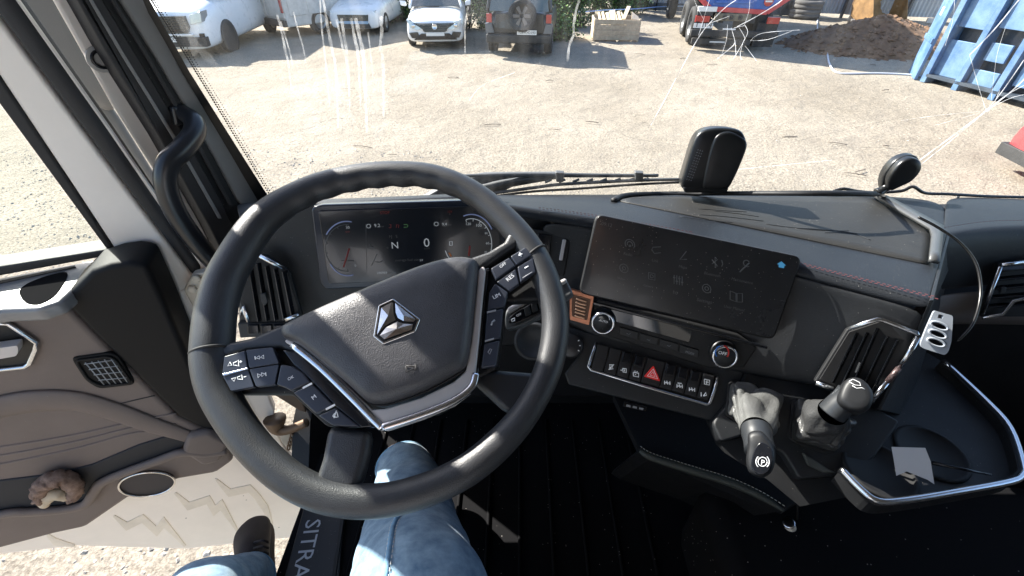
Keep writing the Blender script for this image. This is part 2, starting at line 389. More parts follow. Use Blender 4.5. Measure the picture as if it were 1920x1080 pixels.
def sedan(name, loc, rz, paint, label, group=None, L=4.2, hw=.85, hood=.9, roof=1.5, grille='x'):
    c = empty(name, loc, label, 'car', group, rz)
    bodyloft('body', [(0, hw * .86, .22, hood * .72), (.06, hw * .93, .19, hood * .80), (.25, hw * .97, .18, hood * .88), (.7, hw, .18, hood * .95), (1.15, hw, .18, hood * 1.06), (2.2, hw * 1.01, .18, hood * 1.07), (L - .7, hw, .2, hood * 1.08), (L - .12, hw * .93, .25, hood), (L, hw * .82, .34, hood * .85)], paint, c)
    greenhouse(c, paint, 1.05, L - .55, hood * 1.05, 1.75, L - 1.1, roof, hw * .9, hw * .70)
    for x in (-1, 1):
        wheel(c, x * (hw - .09), .78, .3, .19); wheel(c, x * (hw - .09), L - .8, .3, .19)
        m_ = mesh('door_mirror', [V(x * (hw + .02), 1.15, .96), V(x * (hw + .2), 1.13, .98), V(x * (hw + .21), 1.13, 1.12), V(x * (hw + .03), 1.15, 1.1), V(x * (hw + .02), 1.28, .98), V(x * (hw + .17), 1.25, 1.0), V(x * (hw + .18), 1.25, 1.1), V(x * (hw + .03), 1.28, 1.08)], [[0, 1, 2, 3], [4, 5, 6, 7], [0, 1, 5, 4], [1, 2, 6, 5], [2, 3, 7, 6], [3, 0, 4, 7]], paint, c, bevel=.03, local=True)
    tube('wiper', [V(-.5, 1.06, hood * 1.06), V(.1, 1.04, hood * 1.075)], .012, dirtyblk, c, n=5, k=1, local=True)
    return c
lada = sedan('hatchback_car', GZ(819, 93), R(4), carwhite, 'white hatchback with dark X-shaped grille parked beside the dark off-roader', 'cars parked nose to the yard')
hl = [(.34, .55), (.5, .50), (.70, .58), (.78, .76), (.62, .72), (.44, .63)]
lp('grille', lada, [(-.60, .68), (-.36, .54), (-.30, .46), (.30, .46), (.36, .54), (.60, .68), (.3, .67), (-.3, .67)], -.095, .2, gloss, slope=.12)
for k in range(3): lp('grille_bar', lada, rect(-.34, .34, .485 + .05 * k, .497 + .05 * k), -.11, .03, dirtyblk, bevel=.002, slope=.12)
for f_ in (lambda p: p, mir):
    h = lp('headlight', lada, f_(hl), -.095, .3, lampm, slope=.14)
    M = pinv(lada).inverted(); xx = .6 if f_ is not mir else -.6
    ringo('lamp_lens', V(xx, -.095 + .14 * .62 - .012, .62), (0, -1, .1), [(.055, 0), (.055, .01), (.045, .016), (.001, .018)], bright, h, n=14, local=True)
    lp('fog_lamp_bezel', lada, f_([(.40, .28), (.68, .31), (.74, .44), (.5, .46), (.46, .37)]), -.04, .1, gloss, slope=.05)
    lp('chrome_strip', lada, f_([(.33, .40), (.42, .52), (.40, .54), (.31, .43)]), -.035, .05, carwhite, slope=.1)
lp('lower_intake', lada, [(-.62, .26), (.62, .26), (.4, .42), (-.4, .42)], -.035, .1, gloss)
plate_no(lada, -.26, .26, .36, .45, -.06, None)
# ship emblem: an oval ring with a small sail
ringo('emblem', (0, -.125 + .12 * .6, .595), (0, -1, .1), [(.07, 0), (.075, .012), (.065, .016), (.06, .012)], bright, lada, n=18, local=True).scale = (1, 1, 1)
car2 = sedan('saloon_car', GZ(668, 67), R(-3), carwhite, 'white saloon with a pale blue plate strip beside the cluttered white vans', 'cars parked nose to the yard', hw=.86, hood=.95, roof=1.46)
lp('grille', car2, [(-.48, .42), (.48, .42), (.52, .60), (-.52, .60)], -.06, .1, gloss, slope=.1)
lp('lower_intake', car2, [(-.55, .22), (.55, .22), (.5, .36), (-.5, .36)], -.02, .1, dirtyblk)
for f_ in (lambda p: p, mir): lp('headlight', car2, f_([(.5, .56), (.72, .58), (.76, .72), (.54, .66)]), -.02, .2, lampm, slope=.12)
lp('plate_holder', car2, rect(-.3, .5, .35, .43), -.08, .02, mat('pale_blue_plastic', (.3, .42, .55), .5), bevel=.003)
# ---- big white van nose with black grille
van = empty('white_van', GZ(338, 110), 'white van with wide black grille and plate, closest to the windscreen pillar', 'van', 'white vans at the yard edge', R(2))
bodyloft('body', [(0, .86, .24, .98), (.07, .95, .2, 1.08), (.35, 1.0, .2, 1.18), (.8, 1.02, .2, 1.28), (1.1, 1.03, .2, 1.36), (4.5, 1.03, .24, 1.36), (5.0, 1.0, .3, 1.3)], carwhite, van)
loft('cargo_body', [[V(x * s, y, z) for x, z in ((-1, z0), (1, z0), (.98, 1.9), (.8, 2.3), (-.8, 2.3), (-.98, 1.9))] for s, y, z0 in ((1.0, 1.9, 1.3), (1.02, 2.2, 1.3), (1.02, 4.9, 1.3), (.98, 5.0, 1.3))], carwhite, van, local=True, bevel=.03)
slab('windscreen', [V(-.88, .95, 1.32), V(.88, .95, 1.32), V(.8, 1.75, 2.05), V(-.8, 1.75, 2.05)], V(0, .03, -.03), glassd, van, bevel=0, local=True)
for s in (-1, 1):
    slab('side_window', [V(s * 1.035, 1.15, 1.32), V(s * 1.035, 1.95, 1.32), V(s * .99, 1.95, 1.95), V(s * .96, 1.75, 1.95)], V(-s * .02, 0, 0), glassd, van, bevel=0, local=True)
    wheel(van, s * .925, 1.0, .33, .22); wheel(van, s * .925, 4.1, .33, .22)
    lp('headlight', van, [(s * .62, .80), (s * .93, .86), (s * .97, 1.1), (s * .66, 1.02)], -.09, .35, lampm, slope=.1)
    lp('fog_lamp', van, [(s * .74, .5), (s * .86, .5), (s * .87, .6), (s * .75, .6)], -.02, .1, gloss)
    ringo('wheel_arch', (s * 1.02, 1.0, .36), (s, 0, 0), [(.33, 0), (.44, 0), (.44, .02), (.33, .02)], dirtyblk, van, n=24, local=True)
lp('grille', van, [(-.55, .62), (.5, .62), (.58, .75), (.56, 1.0), (-.56, 1.0), (-.6, .75)], -.12, .2, gloss, slope=.06)
for k in range(6): lp('grille_slat', van, rect(-.52, .52, .66 + .055 * k, .675 + .055 * k), -.14, .04, plast, bevel=.002, slope=.06)
lp('grille_surround', van, rect(-.62, .62, .565, .60), -.11, .14, carwhite)
lp('bumper', van, [(-.9, .3), (.9, .3), (.92, .52), (-.92, .52)], -.1, .2, dirtyblk)
plate_no(van, -.34, .18, .42, .53, -.13, 'Y467XX')
# ---- second white van behind with a leaning brown board
v2 = empty('delivery_van', GZ(515, 66), 'dirty white delivery van with ribbed side panels standing between white van and saloon', 'van', 'white vans at the yard edge', R(-38))
beige = mat('dirty_white_panel', (.55, .53, .5), .55, var=.25, vscale=3)
loft('cargo_body', [[V(x * 1.0, y, z) for x, z in ((-1, .3), (1, .3), (1, 2.0), (.85, 2.45), (-.85, 2.45), (-1, 2.0))] for y in (.0, 5.0)], beige, v2, local=True, bevel=.05)
for k in range(7):
    slab('side_panel', [V(-1.02, .15 + k * .68, .6), V(-1.02, .75 + k * .68, .6), V(-1.02, .75 + k * .68, 1.9), V(-1.02, .15 + k * .68, 1.9)], V(.03, 0, 0), beige, v2, local=True, bevel=.015)
    slab('side_panel', [V(1.02, .15 + k * .68, .6), V(1.02, .75 + k * .68, .6), V(1.02, .75 + k * .68, 1.9), V(1.02, .15 + k * .68, 1.9)], V(-.03, 0, 0), beige, v2, local=True, bevel=.015)
for x in (-.5, .5): lp('rear_door', v2, rect(x - .46, x + .46, .55, 2.1), -.03, .05, beige, bevel=.02)
for x in (-.9, .9): lp('tail_lamp', v2, rect(x - .06, x + .06, .7, 1.1), -.035, .05, tailred); wheel(v2, x * 1.0, 1.2, .36, .22); wheel(v2, x, 4.0, .36, .22)
lp('bumper', v2, rect(-.98, .98, .32, .5), -.1, .12, dirtyblk)
q = GZ(570, 41); brn = mat('brown_board', (.32, .22, .14), .8, var=.3, vscale=5)
tag(slab('plywood_board', [q + V(-.75, 0, 0), q + V(.75, -.1, 0), q + V(.75, .35, 1.15), q + V(-.7, .45, 1.2)], V(0, .03, .01), brn, bevel=.003), 'brown plywood board leaning by the dirty delivery van', 'board')
# ---- dark off-roader seen from behind
suv = empty('offroad_car', GZ(972, 107), 'dark grey off-road car seen from behind with spare wheel on its tailgate', 'car', 'cars parked nose to the yard', R(-7))
bodyloft('body', [(0, .80, .42, .92), (.05, .86, .36, 1.02), (.3, .89, .34, 1.06), (2.5, .9, .34, 1.08), (3.3, .88, .36, 1.04), (3.85, .8, .4, .95), (3.95, .7, .45, .85)], cardark, suv)
greenhouse(suv, cardark, .05, 2.9, 1.05, .18, 2.3, 1.78, .84, .72)
lp('bumper', suv, [(-.86, .34), (.86, .34), (.87, .56), (-.87, .56)], -.09, .25, dirtyblk, bevel=.04)
lp('tailgate', suv, rect(-.62, .66, .58, 1.04), -.02, .06, cardark, bevel=.02)
for s in (-1, 1):
    lp('tail_lamp', suv, rect(s * .79 - .07, s * .79 + .07, .82, 1.02), -.01, .12, tailred)
    lp('bumper_corner', suv, [(s * .66, .58), (s * .88, .58), (s * .9, .8), (s * .72, .8)], -.03, .15, mat('grey_car_trim', (.12, .13, .14), .4))
    wheel(suv, s * .78, .62, .36, .22); wheel(suv, s * .78, 3.05, .36, .22)
sw = bpy.data.objects.new('spare_wheel', None); COL.objects.link(sw); sw.parent = suv; sw.location = (.1, -.10, 1.0)
ringo('tyre', (0, 0, 0), (0, -1, 0), [(.24, -.08), (.34, -.09), (.37, -.05), (.37, .06), (.34, .1), (.24, .1), (.23, .05)], tyre_m, sw, n=30, local=True)
ringo('rim', (0, 0, 0), (0, -1, 0), [(.05, .06), (.24, .07), (.25, .09), (.26, .0)], dirtyblk, sw, n=24, local=True)
for k in range(6):
    a = k * math.pi / 3; d_ = V(math.cos(a), 0, math.sin(a)); e_ = V(-math.sin(a), 0, math.cos(a)) * .03
    slab('spoke', [V(0, -.09, 0) + d_ * .05 + e_, V(0, -.09, 0) + d_ * .235 + e_ * 1.6, V(0, -.09, 0) + d_ * .235 - e_ * 1.6, V(0, -.09, 0) + d_ * .05 - e_], V(0, .03, 0), mat('dark_alloy', (.12, .12, .125), .4, .6), sw, bevel=.006, local=True)
plate_no(suv, -.03, .49, .56, .67, -.12, 'T289OO193')
# ---- blue tipper truck seen from behind
tp = empty('tipper_truck', GZ(1368, 95), 'blue tipper truck seen from behind with red tailgate frame and dirty bumper bar', 'truck', None, R(-9))
grime = mat('grimy_chassis', (.05, .048, .045), .75, var=.4, vscale=5)
loft('tipper_body', [[V(x, y, z) for x, z in ((-.78, 1.02), (.74, .96), (1.25, 1.34), (1.25, 3.4), (-1.25, 3.4), (-1.25, 1.36))] for y in (.1, 5.2)], bluecar, tp, local=True, bevel=.03)
for a, b in (((-.78, 1.02), (.74, .96)), ((.74, .96), (1.27, 1.36)), ((-.78, 1.02), (-1.27, 1.38)), ((1.27, 1.36), (1.27, 3.4)), ((-1.27, 1.38), (-1.27, 3.4)), ((-1.27, 3.4), (1.27, 3.4))):
    a, b = V(a[0], .06, a[1]), V(b[0], .06, b[1]); d_ = (b - a).normalized(); e_ = V(-d_.z, 0, d_.x) * .06
    slab('frame_bar', [a - e_, b - e_, b + e_, a + e_], V(0, .1, 0), redp, tp, bevel=.01, local=True)
for z in (1.16, 1.6, 2.2): lp('stiffener', tp, rect(-.7, .3, z, z + .05), .06, .05, bluecar)
ringo('round_sticker', (.70, .09, 1.22), (0, -1, 0), [(.12, 0), (.12, .012), (.001, .013)], mat('red_sticker', (.55, .1, .08), .5), tp, n=20, local=True)
lp('sticker_bar', tp, rect(.61, .79, 1.20, 1.24), .073, .01, platem, bevel=.001)
for x in (-.42, .42): box('chassis_rail', (x, 3.0, .8), (.14, 5.8, .24), grime, tp, local=True, bevel=.01)
lp('cross_member', tp, rect(-.62, .34, .74, .92), .02, .1, mat('dusty_khaki', (.16, .14, .10), .8, var=.3, vscale=8), bevel=.01)
for x in (-.36, -.2, .05): ringo('coupling_ring', (x, .01, .83), (0, -1, 0), [(.06, 0), (.065, .02), (.045, .03), (.03, .0)], grime, tp, n=16, local=True)
lp('bumper_bar', tp, rect(-1.2, 1.15, .36, .52), -.12, .14, dirtyblk, bevel=.015)
lp('lower_bar', tp, rect(-1.12, .5, .14, .30), -.02, .1, grime, bevel=.015)
lp('mud_flap', tp, rect(-1.15, -.6, .1, .7), .12, .02, dirtyblk); lp('mud_flap', tp, rect(.6, 1.15, .1, .7), .12, .02, dirtyblk)
for x0_, x1_ in ((-1.14, -.76), (.78, 1.1)): lp('tail_lamp', tp, rect(x0_, x1_, .70, .86), -.04, .1, tailred)
lp('lamp_cover', tp, rect(-1.12, -.62, .96, 1.08), -.02, .08, platem); lp('lamp_pod', tp, rect(-1.12, -.7, .86, .96), -.02, .08, grime)
plate_no(tp, -1.16, -.64, .56, .68, -.06, 'T 104')
lp('reflector_strip', tp, rect(-.36, -.02, .54, .58), -.125, .01, platem, bevel=.002); lp('reflector_strip', tp, rect(-.62, -.2, .2, .235), -.03, .01, platem, bevel=.002)
for s in (-1, 1):
    for y in (1.0, 2.4): wheel(tp, s * .85, y, .5, .5)
    wheel(tp, s * .98, 6.4, .5, .3)
box('driver_cab', (0, 6.4, 1.9), (2.4, 1.8, 2.0), bluecar, tp, local=True, bevel=.1)
# ---- red car nose at the right
rc = sedan('red_car', GZ(1862, 356) + V(.5, .0, 0), R(-96), redcar, 'bright red car nose with dark grille, alone out on the open yard', hw=.86, hood=.88)
lp('grille', rc, [(-.4, .42), (.4, .42), (.5, .6), (-.5, .6)], -.02, .1, gloss, slope=.1)
lp('bumper', rc, rect(-.8, .8, .2, .36), -.03, .1, dirtyblk)
for f_ in (lambda p: p, mir): lp('headlight', rc, f_([(.42, .50), (.66, .56), (.76, .70), (.5, .64)]), -.03, .25, lampm, slope=.13)

# ------------------------------------------------------------------ crate, tyres, fence, spoil heap, bucket, skip
wood = mat('weathered_shaded_plank', (.44, .36, .26), .8, var=.25, vscale=9, bump=.4, bscale=40)  # shade on the crate's other sides is put into this darker wood
woodl = mat('pale_lit_pine', (.66, .54, .36), .8, var=.15, vscale=12, bump=.3, bscale=40)
cr = empty('plank_crate', GZ(1155, 77), 'low wooden plank box filled with pale boards standing before the bushes', 'crate', None, R(-4))
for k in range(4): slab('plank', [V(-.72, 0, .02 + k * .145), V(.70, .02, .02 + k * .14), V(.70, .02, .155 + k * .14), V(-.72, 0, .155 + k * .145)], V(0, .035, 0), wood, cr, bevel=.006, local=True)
for k in range(4): slab('plank', [V(-.74, .04, .02 + k * .145), V(-.74, .95, .02 + k * .145), V(-.74, .95, .155 + k * .145), V(-.74, .04, .155 + k * .145)], V(.035, 0, 0), woodl, cr, bevel=.006, local=True)  # sunlight on the left side put into paler planks
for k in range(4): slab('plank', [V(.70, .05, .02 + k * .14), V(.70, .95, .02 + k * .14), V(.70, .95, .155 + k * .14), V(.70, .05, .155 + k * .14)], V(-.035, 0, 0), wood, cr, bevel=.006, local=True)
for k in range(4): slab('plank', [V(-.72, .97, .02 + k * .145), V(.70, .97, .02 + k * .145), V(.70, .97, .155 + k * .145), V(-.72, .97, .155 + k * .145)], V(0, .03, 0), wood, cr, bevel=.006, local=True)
for x in (-.70, .67): box('corner_post', (x, .06, .3), (.05, .05, .62), woodl, cr, local=True)
rd = random.Random(4)
for k in range(7):
    x = -.55 + k * .12; z0 = .42 + rd.uniform(-.02, .05)
    slab('loose_board', [V(x, .1, z0), V(x + .11, .1, z0 + .01), V(x + .1 + rd.uniform(-.1, .1), .95, z0 + .28), V(x - .02, .95, z0 + .25)], V(0, .02, -.03), woodl, cr, bevel=.004, local=True)
slab('loose_board', [V(.1, .1, .6), V(.22, .1, .6), V(.45, .9, .85), V(.33, .9, .86)], V(0, .02, -.03), woodl, cr, bevel=.004, local=True)
slab('loose_board', [V(.4, .08, .6), V(.66, .08, .57), V(.66, .5, .62), V(.45, .5, .75)], V(0, .02, -.03), wood, cr, bevel=.004, local=True)
def tyre(loc, ax, label, r=.5, wd=.3):
    prof = [(r * .55, -wd * .35), (r * .6, -wd / 2), (r * .9, -wd / 2), (r, -wd * .35), (r, -wd * .1), (r * .975, -wd * .07), (r * .975, wd * .07), (r, wd * .1), (r, wd * .35), (r * .9, wd / 2), (r * .6, wd / 2), (r * .55, wd * .35), (r * .58, 0), (r * .55, -wd * .35)]
    ax = Vector(ax).normalized(); e1 = ax.orthogonal().normalized(); e2 = ax.cross(e1); n = 30
    rs = [[Vector(loc) + ax * h + (e1 * math.cos(6.28319 * j / n) + e2 * math.sin(6.28319 * j / n)) * q for j in range(n)] for q, h in prof]
    return tag(loft('discarded_tyre', rs, mat('dusty_tyre', (.11, .105, .10), .9, var=.3, vscale=6, bump=.5, bscale=30), None, caps=False, smooth=True), label, 'tyre', 'old tyres by the fence')
g = GZ(1506, 34); tyre(g + V(0, 0, .16), (0, .05, 1), 'lower of two worn truck tyres stacked flat by the fence', r=.55)
tyre(g + V(.03, .02, .47), (.04, -.03, 1), 'upper of two worn truck tyres stacked flat by the fence', r=.54)
g = GZ(1480, 28); tyre(g + V(0, .25, .56), (.8, -.55, .12), 'worn truck tyre standing upright beside the stacked tyres', r=.58)
galv = mat('galvanised_sheet', (.44, .46, .48), .45, .35, var=.12, vscale=2)
fe = empty('corrugated_fence', GZ(1420, 27), 'grey corrugated metal fence with dark posts behind the tyres', 'fence')
A, B = GZ(1205, 18), GZ(1655, 36); dF = (B - A).normalized(); A = A - dF * 1.0; L_ = (B - A).length + 14; nF = V(dF.y, -dF.x, 0)
if nF.y > 0: nF = -nF
sheet = None
k = 0
while k * 1.1 < L_:
    o_ = A + dF * k * 1.1
    if sheet is None:
        vs = []; nn = 34
        for z in (.12, 2.1):
            for i in range(nn): vs.append(dF * (i / (nn - 1) * 1.1) + nF * (.018 * math.sin(i * math.pi / 2)) + V(0, 0, z))
        sheet = mesh('sheet', vs, [[i, i + 1, nn + i + 1, nn + i] for i in range(nn - 1)], galv, fe, local=True, solid=.002); o = sheet
    else:
        o = sheet.copy(); COL.objects.link(o); o.parent = fe
    o.location = o_ - fe.location
    if k % 2 == 0: box('post', o_ + V(0, 0, 1.05) + nF * .06, (.09, .09, 2.2), mat('dark_post', (.08, .085, .09), .6), fe)
    k += 1
slab('kick_board', [A + nF * .05, A + dF * 7 + nF * .05, A + dF * 7 + nF * .05 + V(0, 0, .28), A + nF * .05 + V(0, 0, .28)], nF * -.03, mat('dark_board', (.09, .10, .11), .7, var=.3), fe)
ld = A + dF * 1.15 + nF * .16
la = empty('ladder', ld, 'dark metal ladder leaning on the corrugated fence', 'ladder')
for s in (0, .42): tube('rail', [ld + dF * s, ld + dF * s + V(0, 0, 1.9) - nF * .05], .025, dirtyblk, la, n=6, k=1)
for z in range(6): tube('rung', [ld + V(0, 0, .2 + z * .29), ld + dF * .42 + V(0, 0, .2 + z * .29)], .018, dirtyblk, la, n=6, k=1)
# spoil heap
hc = GZ(1640, 86); hr = 1.9
def heap(x, y):
    d2 = math.hypot((x - hc.x) / 1.4, (y - hc.y)) / hr
    return max(0, 1 - d2) ** .9 * .85 + noise.noise(Vector((x * 2.2, y * 2.2, 1))) * .12 * max(0, 1 - d2 * .8) + noise.noise(Vector((x * 8, y * 8, 4))) * .04 * max(0, 1.05 - d2)
nn = 70; vs = []
for j in range(nn):
    for i in range(nn):
        x = hc.x + (i / (nn - 1) - .5) * 2 * hr * 1.6; y = hc.y + (j / (nn - 1) - .5) * 2 * hr * 1.05; h_ = heap(x, y); vs.append((x, y, h_ + gz(x, y) - (.03 if h_ < .02 else 0)))
earth = mat('brown_clay_earth', (.18, .105, .06), .95, var=.4, vscale=5, bump=1., bscale=25)
hp = tag(mesh('soil_heap', vs, [[j * nn + i, j * nn + i + 1, (j + 1) * nn + i + 1, (j + 1) * nn + i] for j in range(nn - 1) for i in range(nn - 1)], earth, smooth=True), 'heap of dug brown soil between tipper truck and blue skip', 'soil heap')
def a_heap(rd):
    a = rd.random() * 6.28; q = rd.random() ** .6 * hr * 1.08; return hc.x + math.cos(a) * q * 1.4, hc.y + math.sin(a) * q
tag(pebbles('clod', 1500, a_heap, .03, .11, earth, 5, lambda x, y: heap(x, y) + gz(x, y) - .01), 'clods of clay strewn over the soil heap', 'clods', kind='stuff')
# digger bucket lying behind the heap
gb = GZ(1668, 44); bk = empty('digger_bucket', gb, 'rusty orange digger bucket lying behind the soil heap', 'bucket', None, R(20))
ora = mat('rusty_orange_paint', (.27, .15, .055), .6, var=.45, vscale=4, bump=.3, bscale=12)
prof = [(.0, .05), (.25, .0), (.7, .02), (1.0, .2), (1.12, .55), (1.05, .95), (.85, 1.2), (.6, 1.3)]
loft('shell', [[V(x, a, b) for a, b in prof] + [V(x, a * .93 + .02, b * .93 + .06) for a, b in reversed(prof)] for x in (-.9, -.3, .3, .9)], ora, bk, local=True, smooth=True)
for x in (-.9, .87): slab('cheek_plate', [V(x, a, b) for a, b in prof], V(.03, 0, 0), ora, bk, local=True)
for x in (-.75, -.37, 0, .37, .75): slab('tooth', [V(x - .06, .02, .04), V(x + .06, .02, .04), V(x + .03, -.22, .0), V(x - .03, -.22, .0)], V(0, 0, .06), ora, bk, local=True)
for x in (-.2, .2): slab('ear_plate', [V(x, .7, 1.15), V(x, 1.05, .9), V(x, 1.2, 1.35), V(x, .95, 1.5)], V(.05, 0, 0), ora, bk, local=True)
# rubbish pieces near the bucket
rd = random.Random(12); concrete = mat('pale_rubble', (.55, .52, .48), .9, var=.2, vscale=6)
for k in range(16):
    p = GZ(rd.uniform(1590, 1760), rd.uniform(18, 46)); s = rd.uniform(.08, .3)
    c_ = [p + Vector((rd.uniform(-1, 1) * s, rd.uniform(-1, 1) * s * .7, 0)) for _ in range(5)]; c_.sort(key=lambda v: math.atan2(v.y - p.y, v.x - p.x))
    tag(slab('rubble_lump', c_, V(rd.uniform(-.05, .05), 0, s * rd.uniform(.4, 1)), concrete, bevel=.01), 'pale broken rubble lump near the digger bucket', 'rubble', 'rubble lumps behind the soil heap')
# blue skip container
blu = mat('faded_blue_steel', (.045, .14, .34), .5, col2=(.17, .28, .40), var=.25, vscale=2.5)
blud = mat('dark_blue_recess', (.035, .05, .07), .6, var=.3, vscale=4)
SA, SB = GZ(1722, 152), GZ(1920, 205); SB = SA + (SB - SA) * 1.6
PB = Plane(SA, V((SB - SA).y, -(SB - SA).x, 0)); 
if PB.n.x > 0: PB = Plane(SA, -PB.n)
sk = empty('blue_skip', SA, 'faded blue steel skip container with ribbed open side at the yard edge', 'container')
dS = (SB - SA).normalized(); hS = 2.1; U_ = V(0, 0, 1); back = -PB.n
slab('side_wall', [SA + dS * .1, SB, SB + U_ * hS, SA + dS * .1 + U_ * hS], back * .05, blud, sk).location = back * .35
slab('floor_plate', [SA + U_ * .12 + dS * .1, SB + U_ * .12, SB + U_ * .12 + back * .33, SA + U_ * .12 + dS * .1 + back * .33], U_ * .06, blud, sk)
Ls = (SB - SA).length
for t in (.02, .74, 1.5, 2.3, 3.1): slab('post', [SA + dS * t, SA + dS * (t + .12), SA + dS * (t + .12) + U_ * hS, SA + dS * t + U_ * hS], back * .34, blu, sk, bevel=.008)
for t0, t1, z0, z1, mm in ((.14, .72, .18, .88, blu), (.14, .72, 1.12, 2.0, blu), (.9, 1.4, .15, .45, blu), (.95, 1.35, .62, .95, blu), (.9, 1.5, 1.2, 1.9, blu), (1.7, 2.2, .3, .7, blu), (1.7, 2.25, 1.1, 1.9, blu)):
    slab('panel', [SA + dS * t0 + U_ * z0, SA + dS * t1 + U_ * z0, SA + dS * t1 + U_ * z1, SA + dS * t0 + U_ * z1], back * .05, mm, sk, bevel=.012).location = back * .12
slab('top_rail', [SA + U_ * (hS - .1), SB + U_ * (hS - .1), SB + U_ * (hS + .06), SA + U_ * (hS + .06)], back * .36, blu, sk)
C0 = GZ(1700, 122); dd_ = (C0 - SA).normalized(); nn_ = V(dd_.y, -dd_.x, 0)
do = SA + nn_ * 0 - dS * .12
leaf = slab('door_leaf', [do, do + dd_ * .85, do + dd_ * .85 + U_ * 2.0, do + U_ * 2.0], nn_ * .06, blu, sk, bevel=.01)
for z in (.75, 1.6): slab('door_brace', [do + U_ * z, do + dd_ * .85 + U_ * z, do + dd_ * .85 + U_ * (z + .1), do + U_ * (z + .1)], -nn_ * .03 if (-nn_).dot(CAM - do) > 0 else nn_ * .09, blu, sk, bevel=.006)
c_ = do + dd_ * .4 + U_ * 1.25; sgn = -nn_ if (-nn_).dot(CAM - do) > 0 else nn_
slab('notice', [c_, c_ + dd_ * .16, c_ + dd_ * .16 + U_ * .16, c_ + U_ * .16], sgn * (.008 if sgn == -nn_ else .07), platem, sk, bevel=.001)
# ------------------------------------------------------------------ bushes
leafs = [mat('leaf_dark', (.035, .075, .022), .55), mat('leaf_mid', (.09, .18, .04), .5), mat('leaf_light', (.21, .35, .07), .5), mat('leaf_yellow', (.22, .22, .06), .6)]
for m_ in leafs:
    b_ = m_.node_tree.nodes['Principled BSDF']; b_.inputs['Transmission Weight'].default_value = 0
stemm = mat('brown_stem', (.09, .07, .05), .9)
def bush(loc, rx, ry, h_, n, seed, label):
    rd = random.Random(seed); e = empty('shrub', loc, label, 'shrub', 'shrubs behind the parked cars')
    cl = []
    for _ in range(22):
        a = rd.random() * 6.28; q = rd.random() ** .5; z = rd.uniform(.1, 1)
        cl.append((Vector((math.cos(a) * q * rx * (1.1 - .45 * z), math.sin(a) * q * ry * (1.1 - .45 * z), z * h_)), rd.uniform(.16, .38)))
    vs = []; fs = []; mi = []
    for i in range(n):
        c_, s = cl[i % len(cl)]
        p = c_ + Vector((rd.gauss(0, s * .6), rd.gauss(0, s * .6), rd.gauss(0, s * .5)))
        if p.z < .02: p.z = rd.uniform(.02, .3)
        z_ = rd.uniform(.05, .12); t = Vector((rd.gauss(0, 1), rd.gauss(0, 1), rd.gauss(-.2, .6))).normalized(); o = t.orthogonal().normalized(); o.rotate(Matrix.Rotation(rd.random() * 6.28, 3, t)); o *= z_ * .42
        b = len(vs); up_ = t.cross(o).normalized() * z_ * .15
        vs += [p, p + t * z_ * .5 + o + up_, p + t * z_, p + t * z_ * .5 - o + up_]; fs += [[b, b + 1, b + 2], [b, b + 2, b + 3]]
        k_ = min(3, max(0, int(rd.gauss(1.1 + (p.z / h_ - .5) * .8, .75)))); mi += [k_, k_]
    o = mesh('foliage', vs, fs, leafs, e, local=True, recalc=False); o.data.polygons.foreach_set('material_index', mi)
    for _ in range(7):
        c_, s = rd.choice(cl); tube('stem', [V(rd.uniform(-.1, .1), rd.uniform(-.1, .1), 0), c_ * .5 + V(0, 0, .1), c_], [.022, .015, .006], stemm, e, n=5, k=3, local=True)
BU = [(745, 40, .7, .6, 1.7, 'round leafy shrub between white saloon and white hatchback'), (885, 52, .8, .6, 1.8, 'dense shrub between white hatchback and dark off-roader'),
      (1062, 50, .75, .6, 1.7, 'bright shrub hugging the off-roader beside the plank box'), (1110, 26, 1.0, .7, 2.0, 'tall dark shrub rising behind the plank box'),
      (1185, 28, .9, .6, 1.7, 'ragged shrub by the ladder at the fence end'), (935, 30, 1.2, .8, 2.2, 'wide dark shrub hidden behind the off-roader'),
      (690, 28, 1.1, .7, 2.0, 'wide shrub behind the white saloon'), (840, 12, 1.6, .8, 2.4, 'tall shrub far behind the white hatchback'), (1010, 12, 1.6, .8, 2.4, 'tall shrub far behind the off-roader spare wheel'), (1150, 12, 1.5, .8, 2.2, 'tall shrub far behind the plank box'), (1050, 72, .35, .3, .5, 'low weedy clump beside the off-roader rear wheel')]
for i, (x, y, a, b, h_, lab) in enumerate(BU): bush(GZ(x, y), a, b, h_, 7000 if h_ > 1 else 1500, 20 + i, lab)
